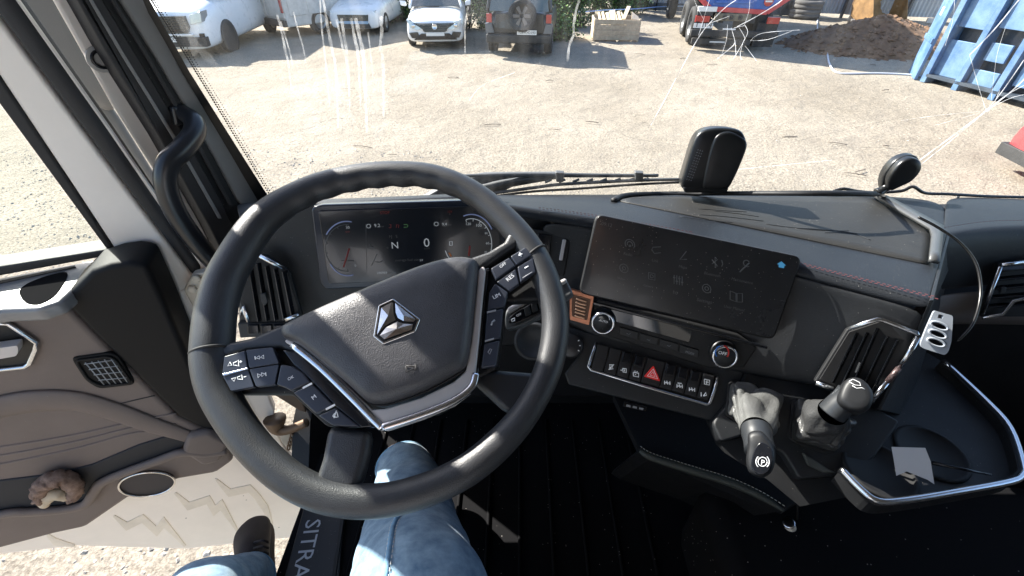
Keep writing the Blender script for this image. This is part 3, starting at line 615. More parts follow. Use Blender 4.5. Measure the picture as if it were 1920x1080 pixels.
# ------------------------------------------------------------------ cables, sticks
hose = mat('pale_hose', (.62, .63, .66), .5); bhose = mat('blue_hose', (.35, .5, .75), .5)
def onz(pts, z=.015): 
    out = []
    for p in pts: g = GZ(p[0], p[1]); out.append(V(g.x, g.y, gz(g.x, g.y) + z))
    return out
tag(tube('cable', onz([(1290, 29), (1240, 31), (1190, 36), (1130, 38), (1085, 42), (1060, 40), (1040, 36)], .35), .018, bhose, n=6), 'light blue cable strung between crate and tipper truck', 'cable')
tag(tube('hose', onz([(1533, 30), (1532, 60), (1536, 74), (1551, 77), (1551, 100), (1556, 125), (1575, 138), (1640, 139), (1700, 141), (1735, 146)], .02), .022, hose, n=6), 'pale hose lying in the tipper truck shadow', 'hose')
stick = mat('grey_stick', (.2, .165, .13), .9)
rd = random.Random(3)
for k in range(22):
    if k < 12: px, py = [(1030, 82), (1115, 80), (1200, 102), (680, 276), (1030, 152), (1110, 230), (1480, 258), (1570, 270), (1660, 275), (850, 146), (1335, 122), (1660, 170)][k]
    else: px, py = rd.uniform(450, 1800), rd.uniform(100, 330)
    g = GZ(px, py); a = rd.uniform(-.5, .5); ln = rd.uniform(.04, .16)
    tag(tube('stick', [g + V(-ln * math.cos(a), -ln * math.sin(a), .012), g + V(0, 0, .02), g + V(ln * math.cos(a), ln * math.sin(a), .012)], rd.uniform(.004, .009), stick, n=5, k=2), 'bit of dry stick lying on the bare yard', 'stick', 'sticks lying about the yard')
# ================================================================== the truck cab
def bx(name, lo, hi, m, par, bevel=.004):
    lo, hi = cv(*lo), cv(*hi); return box(name, (lo + hi) / 2, hi - lo, m, par, bevel=bevel)
cab = empty('truck_cab', (0.6, 0, ZF), 'dark truck cab shell with cracked windscreen and ribbed rubber floor', 'truck cab')
liner = mat('grey_headlining', (.2, .195, .19), .9, var=.1, vscale=10)
carpet = mat('black_floor_rubber', (.0045, .0045, .0055), .8, spec=.15, var=.3, vscale=12, speck=.05, sscale=150)
bx('roof_panel', (-.70, -1.05, .78), (1.9, .80, .84), liner, cab)
bx('header_rail', (-.70, .74, .52), (1.9, .84, .78), liner, cab)
bx('rear_wall', (-.70, -1.1, -1.3), (1.9, -1.05, .84), liner, cab)
bx('rear_side_wall', (-.74, -1.1, -1.3), (-.69, -.52, .84), wpaint, cab)
bx('door_head_rail', (-.74, -.52, .55), (-.68, .8, .84), wpaint, cab)
bx('passenger_side_wall', (1.88, -1.1, -1.3), (1.94, 1.0, -.42), plastd, cab)
bx('passenger_side_wall', (1.88, -1.1, .45), (1.94, 1.0, .84), liner, cab)
bx('passenger_side_wall', (1.88, -1.1, -.42), (1.94, -.4, .45), liner, cab)
bx('firewall', (-.56, .97, -1.3), (1.94, 1.0, -.52), plastd, cab)
bx('cab_floor', (-.585, -1.1, -1.34), (1.94, 1.0, -1.25), carpet, cab)
bx('engine_tunnel', (.42, -1.0, -1.25), (1.2, .55, -.98), carpet, cab, bevel=.05)
bx('seat_base', (-.42, -.85, -1.25), (.12, -.25, -.86), plastd, cab, bevel=.03)
# ribs of the floor mat
ribm = carpet
for k in range(11):
    x = -.50 + k * .085
    tube('floor_rib', [cv(x, -.1, -1.247), cv(x + .01, .5, -1.247), cv(x + .015, .9, -1.247)], .005, ribm, cab, n=6, k=2)
# sill with lettering
PZ = Plane(cv(0, 0, -1.235), (0, 0, 1))
sill = slab('sill_plate', PZ.tr([(585, 850), (567, 958), (533, 1080), (500, 1200), (640, 1200), (636, 1080), (645, 958), (648, 850)]), V(0, 0, -.06), mat('sill_black', (.02, .021, .024), .4, speck=.05), cab, bevel=.004)
slab('sill_groove', PZ.tr([(640, 958), (622, 1080), (612, 1180), (618, 1180), (629, 1080), (647, 958)], .004), V(0, 0, -.01), rubber, sill, bevel=.001)
for s_, (a, b) in zip('SITRAK', [((584, 977), (574, 1003)), ((580, 1005), (577, 1013)), ((577, 1017), (567, 1040)), ((570, 1038), (560, 1058)), ((562, 1063), (552, 1085)), ((553, 1090), (543, 1112))]):
    pass
a_, b_ = PZ.at(575, 976, .001), PZ.at(537, 1122, .001); text('lettering', 'SITRAK', a_, b_, V(0, 0, 1), mat('sill_lettering', (.5, .52, .55), .35, .5), sill, th=.001)
# kick panel between dash and sill
PXK = Plane(cv(-.575, 0, 0), (1, 0, 0))
slab('kick_panel', PXK.tr([(582, 790), (578, 900), (690, 860), (700, 700), (600, 700)]), V(-.05, 0, 0), plastd, cab)
# ---------------- windscreen
def glass_mat(name, tint=(.97, .985, .98), dirt=0., gl=.04):
    m = bpy.data.materials.new(name); m.use_nodes = True; n = m.node_tree.nodes; l = m.node_tree.links
    n.remove(n['Principled BSDF']); out = n['Material Output']
    tr = n.new('ShaderNodeBsdfTransparent'); tr.inputs[0].default_value = (*tint, 1)
    gs = n.new('ShaderNodeBsdfGlossy'); gs.inputs['Roughness'].default_value = .0
    mx = n.new('ShaderNodeMixShader')
    ge = n.new('ShaderNodeNewGeometry'); dt = n.new('ShaderNodeVectorMath'); dt.operation = 'DOT_PRODUCT'
    l.new(ge.outputs['Incoming'], dt.inputs[0]); l.new(ge.outputs['Normal'], dt.inputs[1])
    def mth(op, a, b=None):
        q = n.new('ShaderNodeMath'); q.operation = op; l.new(a, q.inputs[0])
        if b is not None: q.inputs[1].default_value = b
        return q.outputs[0]
    ab_ = mth('ABSOLUTE', dt.outputs['Value']); om = mth('MULTIPLY_ADD', ab_, -1.); om.node.inputs[2].default_value = 1
    fz = mth('MULTIPLY_ADD', mth('POWER', om, 5.), .9); fz.node.inputs[2].default_value = gl
    l.new(fz, mx.inputs[0]); l.new(tr.outputs[0], mx.inputs[1]); l.new(gs.outputs[0], mx.inputs[2]); cur = mx.outputs[0]
    if dirt:
        tc = n.new('ShaderNodeTexCoord'); mp = n.new('ShaderNodeMapping'); mp.inputs['Scale'].default_value = (9, 1, 1.6)
        l.new(tc.outputs['Object'], mp.inputs[0])
        nz = n.new('ShaderNodeTexNoise'); nz.inputs['Scale'].default_value = 3; nz.inputs['Detail'].default_value = 8; nz.inputs['Roughness'].default_value = .7
        l.new(mp.outputs[0], nz.inputs['Vector'])
        n2 = n.new('ShaderNodeTexNoise'); n2.inputs['Scale'].default_value = 160; n2.inputs['Detail'].default_value = 3; l.new(tc.outputs['Object'], n2.inputs['Vector'])
        r1 = n.new('ShaderNodeMapRange'); r1.inputs['From Min'].default_value = .42; r1.inputs['From Max'].default_value = .8; r1.inputs['To Max'].default_value = dirt; l.new(nz.outputs['Fac'], r1.inputs[0])
        r2 = n.new('ShaderNodeMapRange'); r2.inputs['From Min'].default_value = .66; r2.inputs['From Max'].default_value = .8; r2.inputs['To Max'].default_value = dirt * 2; l.new(n2.outputs['Fac'], r2.inputs[0])
        ad = n.new('ShaderNodeMath'); ad.use_clamp = True; l.new(r1.outputs[0], ad.inputs[0]); l.new(r2.outputs[0], ad.inputs[1])
        tl = n.new('ShaderNodeBsdfTranslucent'); tl.inputs[0].default_value = (.8, .78, .74, 1); df = n.new('ShaderNodeBsdfDiffuse'); df.inputs[0].default_value = (.7, .68, .64, 1)
        m2 = n.new('ShaderNodeMixShader'); m2.inputs[0].default_value = .35; l.new(tl.outputs[0], m2.inputs[1]); l.new(df.outputs[0], m2.inputs[2])
        m3 = n.new('ShaderNodeMixShader'); l.new(ad.outputs[0], m3.inputs[0]); l.new(cur, m3.inputs[1]); l.new(m2.outputs[0], m3.inputs[2]); cur = m3.outputs[0]
    l.new(cur, out.inputs[0]); return m
def film_mat(name, dens, col=(.85, .84, .82), sc=60):
    m = bpy.data.materials.new(name); m.use_nodes = True; n = m.node_tree.nodes; l = m.node_tree.links
    n.remove(n['Principled BSDF']); out = n['Material Output']; tr = n.new('ShaderNodeBsdfTransparent')
    tl = n.new('ShaderNodeBsdfTranslucent'); tl.inputs[0].default_value = (*col, 1); df = n.new('ShaderNodeBsdfDiffuse'); df.inputs[0].default_value = (*col, 1)
    a = n.new('ShaderNodeMixShader'); a.inputs[0].default_value = .4; l.new(tl.outputs[0], a.inputs[1]); l.new(df.outputs[0], a.inputs[2])
    tc = n.new('ShaderNodeTexCoord'); nz = n.new('ShaderNodeTexNoise'); nz.inputs['Scale'].default_value = sc; nz.inputs['Detail'].default_value = 6; l.new(tc.outputs['Object'], nz.inputs['Vector'])
    r = n.new('ShaderNodeMapRange'); r.inputs['From Min'].default_value = .35; r.inputs['From Max'].default_value = .65; r.inputs['To Min'].default_value = dens * .4; r.inputs['To Max'].default_value = min(1, dens * 1.5); l.new(nz.outputs['Fac'], r.inputs[0])
    b = n.new('ShaderNodeMixShader'); l.new(r.outputs[0], b.inputs[0]); l.new(tr.outputs[0], b.inputs[1]); l.new(a.outputs[0], b.inputs[2]); l.new(b.outputs[0], out.inputs[0]); return m
scr = empty('windscreen', cv(.6, .95, -.48), 'cracked dirty windscreen with dried drip streaks across the truck front', 'windscreen')
def gp(x, z): return cv(x, .95 - .1496 * (z + .48), z)
wg = mesh('glass_pane', [gp(-.60, -.52), gp(1.9, -.52), gp(1.9, .6), gp(-.60, .6)], [[0, 1, 2, 3]], glass_mat('dirty_windscreen_glass', dirt=.045), scr)
PGi = PG.off(.002)
frit = mat('black_frit', (.01, .01, .01), .4)
plate('frit_band', PG, [(262, -14), (272, -14), (355, 135), (440, 270), (505, 372), (540, 425), (500, 425), (430, 320), (330, 150)], .001, frit, scr, off=.004, bevel=0)
vs = []; fs = []
for i in range(85):                       # dotted frit edge
    t = i / 84; 
    for r_ in range(3):
        e = Vector((275, -6)).lerp(Vector((502, 368)), t) + Vector((4 + r_ * 4.5, -2 - r_ * 2 + (r_ % 2) * 2.2)) + Vector((-18, 8)) * (math.sin(t * math.pi) * .55) * -.15
        c_ = PG.at(e.x, e.y, .004); b0 = len(vs); q_ = .0021 - r_ * .0005
        vs += [c_ + V(math.cos(a) * q_, 0, math.sin(a) * q_) for a in (0, 1.05, 2.1, 3.14, 4.19, 5.24)]; fs.append([b0 + k for k in range(6)])
tag(mesh('frit_dots', vs, fs, frit, scr), kind='stuff')
streak = film_mat('dried_drip_film', .22, sc=70); haze_f = film_mat('dust_smear_film', .05, sc=14); crackm = film_mat('crack_glint', .48, (.95, .96, 1.), sc=50); crackd = film_mat('crack_shade', .45, (.2, .19, .17), sc=40)
def ribbon(name, px, w0, m, par=scr, off=.004, k=5, jit=0., seed=0):
    rd = random.Random(seed)
    pts = [(p[0], p[1], (p[2] if len(p) > 2 else 1.) * w0) for p in px]; Q = spline(pts, k) if k > 1 else [np.array(p) for p in pts]
    vs = []; n = len(Q)
    for i, q_ in enumerate(Q):
        a, b = Q[max(i - 1, 0)], Q[min(i + 1, n - 1)]; t = Vector((b[0] - a[0], b[1] - a[1])).normalized(); nn_ = Vector((-t.y, t.x)) * max(.15, q_[2]) * .5 * (1 + rd.uniform(-jit, jit))
        jx = rd.uniform(-jit, jit) * q_[2] * .4
        vs += [PG.at(q_[0] + nn_.x + jx, q_[1] + nn_.y, off), PG.at(q_[0] - nn_.x + jx, q_[1] - nn_.y, off)]
    fs = [[2 * i, 2 * i + 1, 2 * i + 3, 2 * i + 2] for i in range(n - 1)]
    return mesh(name, vs, fs, m, par, recalc=False)
rd = random.Random(9)
for i, (px, w0) in enumerate([([(612, 35), (616, 60), (622, 90), (628, 118), (632, 170), (634, 240, .5)], 5), ([(630, 36), (637, 62), (643, 92), (650, 120), (655, 180, .5)], 4), ([(640, 34), (645, 66), (652, 118), (656, 200, .6)], 5),
        ([(658, 34), (664, 66), (672, 110), (676, 200, .5)], 5), ([(667, 34), (673, 62), (681, 105), (684, 150), (688, 250, .5)], 6.5), ([(714, 30), (716, 60), (713, 85), (718, 120), (719, 220, .4)], 5.5), ([(690, 60), (694, 92), (700, 150, .4)], 2.5),
        ([(520, 28), (528, 60), (534, 90), (541, 122), (546, 170, .5)], 4), ([(526, 40), (536, 72), (544, 100), (548, 122)], 3), ([(550, 22), (560, 60), (568, 88), (574, 118)], 2.5), ([(606, 0), (612, 35)], 4),
        ([(1086, 0), (1080, 20), (1076, 45), (1075, 66), (1068, 84), (1064, 115)], 4.5), ([(878, 12), (872, 45), (872, 100)], 3), ([(600, 0), (604, 60), (612, 130), (618, 200, .5)], 3)]):
    ribbon('drip_streak', px, w0, streak, jit=.2, seed=i)
for i, (px, w0) in enumerate([([(330, 20), (350, 60), (375, 92), (402, 120), (425, 135, .6)], 13), ([(345, 20), (362, 55), (364, 105, .4)], 22), ([(625, 120), (630, 170), (640, 230), (650, 290, .6)], 46), ([(700, 110), (705, 180), (712, 260, .5)], 40), ([(560, 100, .5), (570, 160), (590, 250, .6)], 50)]):
    ribbon('dust_smear', px, w0, haze_f, jit=.25, seed=40 + i, off=.0045)
CR = [  # star on the right and the web at its left
 ([(1850, 207), (1790, 252), (1730, 296), (1720, 306)], 6), ([(1850, 207), (1775, 270), (1722, 312)], 4), ([(1850, 207), (1888, 178), (1920, 160)], 5), ([(1850, 207), (1880, 170), (1920, 112)], 4.5), ([(1850, 207), (1900, 168), (1940, 128)], 6), ([(1850, 207), (1900, 182), (1960, 172)], 2.5),
 ([(1848, 205), (1834, 160), (1818, 103)], 2.5), ([(1818, 103), (1862, 58), (1900, 12), (1915, -5)], 6), ([(1858, 190), (1864, 140), (1870, 100), (1885, 52)], 2.2), ([(1866, 190), (1875, 168)], 3), ([(1850, 208), (1760, 216), (1690, 226)], 1.6), ([(1850, 208), (1750, 236)], 1.6),
 ([(1220, 235), (1250, 180), (1283, 118), (1310, 70), (1330, 44), (1360, 14), (1380, 0)], 4), ([(1310, 66), (1318, 40), (1330, 0)], 2.4), ([(1318, 34), (1306, 10), (1300, -5)], 2.6), ([(1368, 30), (1330, 44)], 2), ([(1382, 50), (1420, 30), (1460, 5), (1470, -5)], 4.5), ([(1376, 52), (1396, 48)], 2.5),
 ([(1364, 46), (1362, 75), (1352, 105)], 2.5), ([(1371, 52), (1378, 78), (1380, 105)], 2.8), ([(1386, 52), (1396, 70), (1393, 80), (1388, 100), (1390, 112)], 2.6), ([(1396, 46), (1402, 60), (1394, 78), (1384, 96), (1375, 110)], 2.6), ([(1397, 86), (1408, 100), (1418, 114)], 2.6), ([(1407, 76), (1430, 62), (1500, 56)], 2.6), ([(1407, 76), (1440, 74), (1485, 58)], 2.6), ([(1345, 110), (1372, 88), (1378, 80)], 4),
 ([(1396, 46), (1404, 22), (1406, 0)], 2), ([(1790, 0), (1786, 40), (1772, 86)], 2)]
for i, (px, w0) in enumerate(CR): ribbon('crack', px, w0 * .33, crackm, jit=.2, seed=80 + i, k=4)
for i, px in enumerate([[(1278, 124), (1262, 160), (1242, 200), (1215, 240)], [(1166, 252), (1200, 262), (1280, 273)], [(1710, 215), (1600, 240), (1480, 268)], [(1545, 278), (1650, 276), (1800, 270)], [(880, 188), (905, 160), (965, 136)], [(1020, 142), (1085, 158)], [(1380, 318), (1440, 312), (1560, 300)]]):
    ribbon('crack', px, .8, crackd if i not in (4, 6) else crackm, jit=.3, seed=120 + i, k=4)
# chips
for (x, y) in [(1852, 206)]:
    c_ = PG.at(x, y, .005); ringo('chip', c_, PG.n, [(.005, 0), (.003, .0006), (.0006, .0008)], crackm, scr, n=7)
# ---------------- pillar trim
pil = empty('pillar_trim', cv(-.6, .9, -.5), 'grey and black inner pillar trim with rubber seals left of the windscreen', 'pillar trim')
ptrim = mat('pillar_grey_trim', (.2, .195, .19), .7, var=.08, vscale=20, bump=.2, bscale=900)
def strip(name, left, right, m, off, th=.012, par=pil, bevel=.004, pl=PP, up=-950):
    def ext(q):                      # carry the strip on upwards in a straight line to the cab roof
        (x0, y0), (x1, y1) = q[0], q[1]
        return [(x0 + (x0 - x1) / (y0 - y1) * (up - y0), up)] + q
    if up is not None: left, right = ext(left), ext(right)
    return plate(name, pl, left + right[::-1], th, m, par, off=off, bevel=bevel)
strip('face_panel', [(212, -20), (300, 120), (400, 290), (445, 375), (470, 398)], [(266, -20), (345, 135), (430, 275), (492, 375), (495, 392)], ptrim, 0, th=.03, bevel=.006)
strip('seal_groove', [(176, -20), (250, 100), (340, 250), (420, 395), (448, 450)], [(214, -20), (302, 122), (402, 292), (446, 378), (476, 400)], plastd, -.006, th=.03)
strip('seal_bead', [(134, -20), (200, 100), (300, 260), (395, 430), (425, 490)], [(180, -20), (254, 100), (344, 250), (424, 395), (455, 455)], rubber, -.002, th=.05, bevel=.008)
strip('groove_line', [(196, -20), (276, 110), (370, 275), (430, 385)], [(204, -20), (284, 110), (378, 275), (437, 385)], rubber, .003, th=.006, bevel=.002)
strip('groove_line', [(156, -20), (226, 100), (322, 255), (410, 410)], [(163, -20), (233, 100), (329, 255), (417, 410)], ptrim, .001, th=.006, bevel=.002)
PPo = PP.off(-.05)
strip('painted_flange', [(92, -20), (215, 200), (300, 335), (385, 478), (392, 490)], [(136, -20), (236, 160), (304, 268), (400, 440), (412, 470)], wpaint, 0, th=.015, pl=PPo, bevel=.005)
c_ = PPo.at(189, 111, .002); ringo('plug', c_, PP.n, [(.016, 0), (.015, .004), (.011, .005), (.0105, .001), (.001, .0015)], gloss, pil, n=20)
ringo('plug_collar', c_, PP.n, [(.021, -.001), (.02, .002), (.016, .0025)], mat('plug_grey', (.4, .38, .36), .5), pil, n=20)
plate('pillar_foot', PP, [(395, 430), (446, 378), (470, 398), (497, 392), (540, 430), (530, 520), (470, 560), (430, 500)], .05, plastd, pil, off=-.02, bevel=.01)
# grab handle
gh = empty('grab_handle', PP.at(345, 220), 'curved glossy black grab handle on the pillar trim', 'grab handle')
hm = mat('handle_black', (.016, .017, .02), .28, bump=.1, bscale=900)
hp_ = [(338, 208, -.005), (362, 226, .03), (364, 250, .05), (340, 282, .06), (316, 306, .06), (311, 345, .06), (328, 395, .06), (362, 446, .06), (396, 486, .055), (430, 520, .03), (440, 530, -.02)]
tube('grip', [PP.at(x, y, o) for x, y, o in hp_], [.014, .017, .0185, .019, .019, .0185, .0185, .0185, .0185, .017, .014], hm, gh, n=16)
plate('mounting_foot', PP, [(322, 200), (346, 200), (352, 232), (330, 238)], .02, hm, gh, off=.008, bevel=.005)
# ---------------- outside mirror
mi = empty('outside_mirror', cv(-1.05, 1.05, -.4), 'grey outside mirror housing seen in the gap behind the pillar', 'mirror')
mgrey = mat('mirror_grey_plastic', (.085, .088, .09), .55, bump=.2, bscale=500)
PM = Plane(cv(-1.0, 1.05, -.3), (.62, -.78, .1))
dome('housing', PM, [(-30, -120), (60, -160), (110, -40), (160, 70), (215, 180), (214, 204), (190, 202), (150, 165), (90, 85), (30, 0)], .05, mgrey, mi, depth=.14, k=4)
plate('arm', PM, [(168, 196), (205, 196), (225, 225), (300, 345), (335, 420), (318, 432), (270, 360), (215, 262), (190, 225), (172, 215)], .06, mgrey, mi, off=.0, bevel=.012)
plate('mirror_edge', PM, [(10, 0), (40, 0), (100, 90), (160, 172), (205, 208), (195, 216), (140, 172), (70, 80)], .04, gloss, mi, off=-.06, bevel=.01)
# ================================================================== open door
door = empty('cab_door', cv(-.70, .80, -1.55), 'open truck door with brown-grey inner trim, white painted frame and lower sheet', 'truck door')
PD2 = PD.off(.085)
slab('lower_sheet', PD.tr([(285, 575), (372, 525), (392, 560), (470, 735), (500, 800), (545, 870), (620, 960), (570, 1006), (350, 1030), (147, 1024), (0, 1040), (-300, 1090), (-300, 640)], .0), -PD.n * .05, wpaint, door, bevel=.006)
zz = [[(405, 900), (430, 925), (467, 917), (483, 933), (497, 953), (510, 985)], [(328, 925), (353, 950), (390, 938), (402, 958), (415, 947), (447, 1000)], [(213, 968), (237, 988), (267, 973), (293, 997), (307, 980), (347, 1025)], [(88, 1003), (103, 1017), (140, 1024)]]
tan_shadow = mat('tan_zigzag_shadow', (.76, .685, .59), .7, var=.12, vscale=12)  # soft zigzag shadows on the lower sheet, painted as tan bands
def band(px, hw):                      # mitred band of constant width along a zigzag line
    P = [Vector(p) for p in px]; L_, Rr = [], []
    for k in range(len(P)):
        d0 = (P[k] - P[k - 1]).normalized() if k else (P[1] - P[0]).normalized(); d1 = (P[k + 1] - P[k]).normalized() if k < len(P) - 1 else d0
        n_ = Vector((-(d0 + d1).y, (d0 + d1).x)).normalized(); w_ = hw / max(.55, n_.dot(Vector((-d0.y, d0.x)))); w_ *= .35 if k in (0, len(P) - 1) else 1
        L_.append(tuple(P[k] + n_ * w_)); Rr.append(tuple(P[k] - n_ * w_))
    return L_ + Rr[::-1]
for z_ in zz: plate('zigzag_shadow', PD, band(z_, 7), .006, tan_shadow, door, off=.0025, bevel=.002)
# window frame strips and glass
strip('glass_channel', [(-260, -170), (0, 198), (205, 476)], [(-260, -235), (0, 148), (282, 572)], rubber, .0, th=.03, par=door, pl=PD)
strip('painted_frame', [(-260, -235), (0, 148), (150, 372), (282, 572), (366, 692)], [(-260, -330), (0, 38), (180, 280), (362, 522), (392, 575)], wpaint, -.002, th=.05, par=door, pl=PD, bevel=.008)
strip('door_seal', [(-260, -330), (0, 36), (180, 278), (360, 520)], [(-260, -400), (22, 0), (200, 250), (378, 508)], rubber, .006, th=.045, par=door, pl=PD, bevel=.01)
strip('frame_edge', [(-260, -405), (20, -4), (200, 248), (376, 506)], [(-260, -415), (30, -4), (208, 246), (386, 502)], wpaint, -.004, th=.008, par=door, pl=PD, bevel=.003)
mesh('window_glass', PD.tr([(207, 478), (0, 199), (-260, -170), (-780, -900), (-1200, -900), (-900, 650), (0, 508)], -.015), [[0, 1, 2, 3, 4, 5, 6]], glass_mat('door_glass', (.9, .95, .92)), door)
strip('belt_seal', [(-420, 565), (0, 500), (200, 468), (210, 476)], [(-420, 590), (0, 518), (200, 481), (212, 484)], rubber, .012, th=.05, par=door, pl=PD, bevel=.004, up=None)
# ledge on top of the door trim (horizontal)
PLZ = Plane(cv(0, 0, -.528), (0, 0, 1))
dled = mat('door_ledge_grey', (.2, .195, .195), .25, bump=.2, bscale=900)
led = slab('top_ledge', PLZ.tr([(-420, 600), (0, 519), (205, 480), (238, 494), (232, 505), (205, 500), (165, 512), (138, 542), (112, 566), (70, 580), (0, 583), (-420, 650)]), V(0, 0, -.03), dled, door, bevel=.008)
slab('ledge_slot', PLZ.tr([(-200, 562), (-1, 526), (140, 497), (141, 500), (0, 531), (-200, 568)], .002), V(0, 0, -.004), rubber, led, bevel=0)
rp = spline([(36, 548), (50, 532), (85, 518), (118, 510), (126, 514), (120, 530), (100, 556), (72, 570), (48, 567)], 4, True)
slab('ledge_recess', [PLZ.at(p[0], p[1], .001) for p in rp], V(0, 0, -.003), mat('recess_black', (.006, .006, .007), .9, spec=.02), led, bevel=0)
# trim panels
dblack = mat('door_black_trim', (.008, .008, .009), .6, spec=.2, bump=.25, bscale=900)
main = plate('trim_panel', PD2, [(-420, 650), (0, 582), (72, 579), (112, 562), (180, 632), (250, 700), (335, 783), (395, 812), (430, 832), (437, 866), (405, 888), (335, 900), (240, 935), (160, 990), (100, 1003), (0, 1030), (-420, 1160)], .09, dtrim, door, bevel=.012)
plate('trim_shoulder', PD2, [(112, 563), (140, 538), (168, 510), (205, 497), (240, 492), (275, 497), (312, 575), (365, 700), (395, 770), (425, 830), (395, 813), (335, 784), (250, 701), (180, 633)], .09, dblack, door, off=.004, bevel=.016)
tube('panel_seam', PD2.tr([(-60, 604), (5, 592), (60, 598), (110, 588), (130, 582)], .001), .0012, rubber, main, n=5)
tube('panel_seam', PD2.tr([(222, 758), (255, 750), (290, 742)], .001), .0012, rubber, main, n=5)
# raised ridge and pocket
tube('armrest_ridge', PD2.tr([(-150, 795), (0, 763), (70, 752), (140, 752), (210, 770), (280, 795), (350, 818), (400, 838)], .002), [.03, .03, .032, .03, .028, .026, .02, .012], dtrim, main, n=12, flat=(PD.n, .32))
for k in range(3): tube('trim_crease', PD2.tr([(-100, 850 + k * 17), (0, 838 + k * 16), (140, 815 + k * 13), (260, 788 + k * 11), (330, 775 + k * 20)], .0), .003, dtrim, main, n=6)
plate('pocket_opening', PD2, [(-150, 950), (0, 902), (100, 890), (172, 872), (260, 835), (335, 812), (352, 822), (338, 845), (300, 858), (190, 898), (170, 920), (150, 948), (60, 955), (0, 962), (-150, 1000)], .03, mat('pocket_dark', (.012, .013, .018), .7), main, off=.004, bevel=.003)
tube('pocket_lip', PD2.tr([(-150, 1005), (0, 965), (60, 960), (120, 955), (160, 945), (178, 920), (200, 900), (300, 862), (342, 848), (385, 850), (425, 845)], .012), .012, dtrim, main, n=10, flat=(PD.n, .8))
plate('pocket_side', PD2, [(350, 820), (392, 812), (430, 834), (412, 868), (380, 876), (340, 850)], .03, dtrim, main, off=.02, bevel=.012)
# speaker ring low on the trim
c_ = PD2.at(275, 908, .01)
ep = arcpx(275, 908, 53, 22, 0, 360, 29, 6)[:-1]
tube('speaker_ring', PD2.tr(ep, .012), .0028, bright, main, n=8, closed=True, k=2)
plate('speaker_mesh', PD2, arcpx(275, 908, 51, 20, 0, 360, 29, 6)[:-1], .01, mat('speaker_cloth', (.06, .05, .048), .8, bump=.5, bscale=1500), main, off=.009, bevel=0)
# small grille
g0 = plate('speaker_grille_recess', PD2, roundpoly([(132, 672), (205, 662), (222, 668), (254, 722), (185, 730), (160, 715)], 10), .01, dblack, main, off=.005, bevel=.003)
tube('grille_rim', PD2.tr(roundpoly([(142, 676), (202, 668), (216, 674), (247, 718), (190, 724), (165, 712)], 9), .007), .0025, dblack, main, n=6, k=1, closed=True)
for k in range(4): tube('grille_bar', PD2.tr([(158 + k * 9, 683 + k * 10), (214 + k * 9, 675 + k * 11)], .006), .0012, grey_ink, main, n=5, k=1)
for k in range(5): tube('grille_bar', PD2.tr([(160 + k * 12, 680 - k * 2), (196 + k * 11, 722 - k * 1)], .006), .0012, grey_ink, main, n=5, k=1)
# handle recess with chrome surround
hr_ = [(-220, 650), (0, 606), (15, 607), (68, 642), (66, 655), (55, 682), (46, 688), (0, 693), (-220, 735)]
plate('handle_recess', PD2, hr_, .004, mat('handle_recess_black', (.008, .008, .009), .5), main, off=.003, bevel=0)
tube('handle_surround', PD2.tr(hr_, .006), .0045, chrome, main, n=8, k=1, closed=True)
plate('door_handle', PD2, roundpoly([(-200, 680), (33, 648), (34, 660), (30, 668), (-200, 708)], 4), .02, silver, main, off=.03, bevel=.004)
# crumpled rag in the pocket
def crumple(o, amp, fr, seed):
    for v in o.data.vertices:
        p = v.co * fr; v.co = v.co + v.normal * amp * (1 - 2.2 * abs(noise.noise(Vector((p.x + seed, p.y, p.z)))) + .5 * noise.noise(p * 2.3))
rg = empty('rag', PD2.at(106, 935, .02), 'crumpled brown fluffy rag with a cream patch tucked in the door pocket', 'rag')
o_ = tube('brown_fold', [PD2.at(x, y, .025) for x, y in ((72, 938), (74, 918), (92, 902), (115, 898), (135, 905), (142, 920), (132, 938))], [.008, .013, .016, .017, .015, .012, .007], mat('fluffy_brown', (.17, .10, .075), .95, col2=(.32, .22, .17), var=.4, vscale=60, bump=.8, bscale=500), rg, n=16, k=8)
crumple(o_, .006, 80, 1.)
o_ = tube('cream_fold', [PD2.at(x, y, .022) for x, y in ((82, 945), (92, 930), (108, 926), (124, 932))], [.009, .013, .013, .008], mat('cream_cloth', (.52, .43, .32), .9, bump=.4, bscale=300), rg, n=14, k=8)
crumple(o_, .004, 60, 4.)
# hinges and check strap seen through the wheel
hw_ = mat('hinge_cream', (.55, .50, .42), .5, var=.15, vscale=20)
PH = PD.off(.03)
hg = empty('door_hinge', PD.at(378, 530), 'cream painted upper door hinge with two bolts', 'door hinge', 'door hinges')
plate('hinge_leaf', PH, [(344, 545), (362, 515), (392, 508), (400, 560), (372, 590), (366, 585)], .02, hw_, hg, bevel=.004)
for x, y in ((369, 520), (361, 540)): ringo('bolt', PH.at(x, y), PH.n, [(.009, 0), (.009, .007), (.006, .009), (.001, .009)], hw_, hg, n=6, smooth=False)
hg2 = empty('check_strap', PD.at(540, 790), 'brown bent door check strap with cream bracket and chain', 'door strap')
rust = mat('brown_rusty_steel', (.16, .10, .06), .55, .3, var=.3, vscale=20)
tube('bent_arm', [PD.at(515, 785, .04), PD.at(521, 803, .05), PD.at(540, 806, .06), PD.at(575, 792, .07)], [.03, .02, .013, .012], rust, hg2, n=12)
plate('bracket', PD.off(.05), [(522, 812), (555, 810), (566, 838), (545, 846), (530, 832)], .008, hw_, hg2, bevel=.002)
for k in range(4): tube('chain_link', [PD.at(547 + 2.5 * math.cos(a) - k * 2, 818 + k * 7 + 5 * math.sin(a), .06) for a in np.linspace(0, 6.28, 9)[:-1]], .0022, rust, hg2, n=5, closed=True, k=2)
plate('jamb_ledge', PD.off(.02), [(458, 738), (500, 735), (515, 770), (512, 800), (540, 850), (552, 880), (530, 870), (492, 800)], .03, wpaint, hg2, bevel=.006)
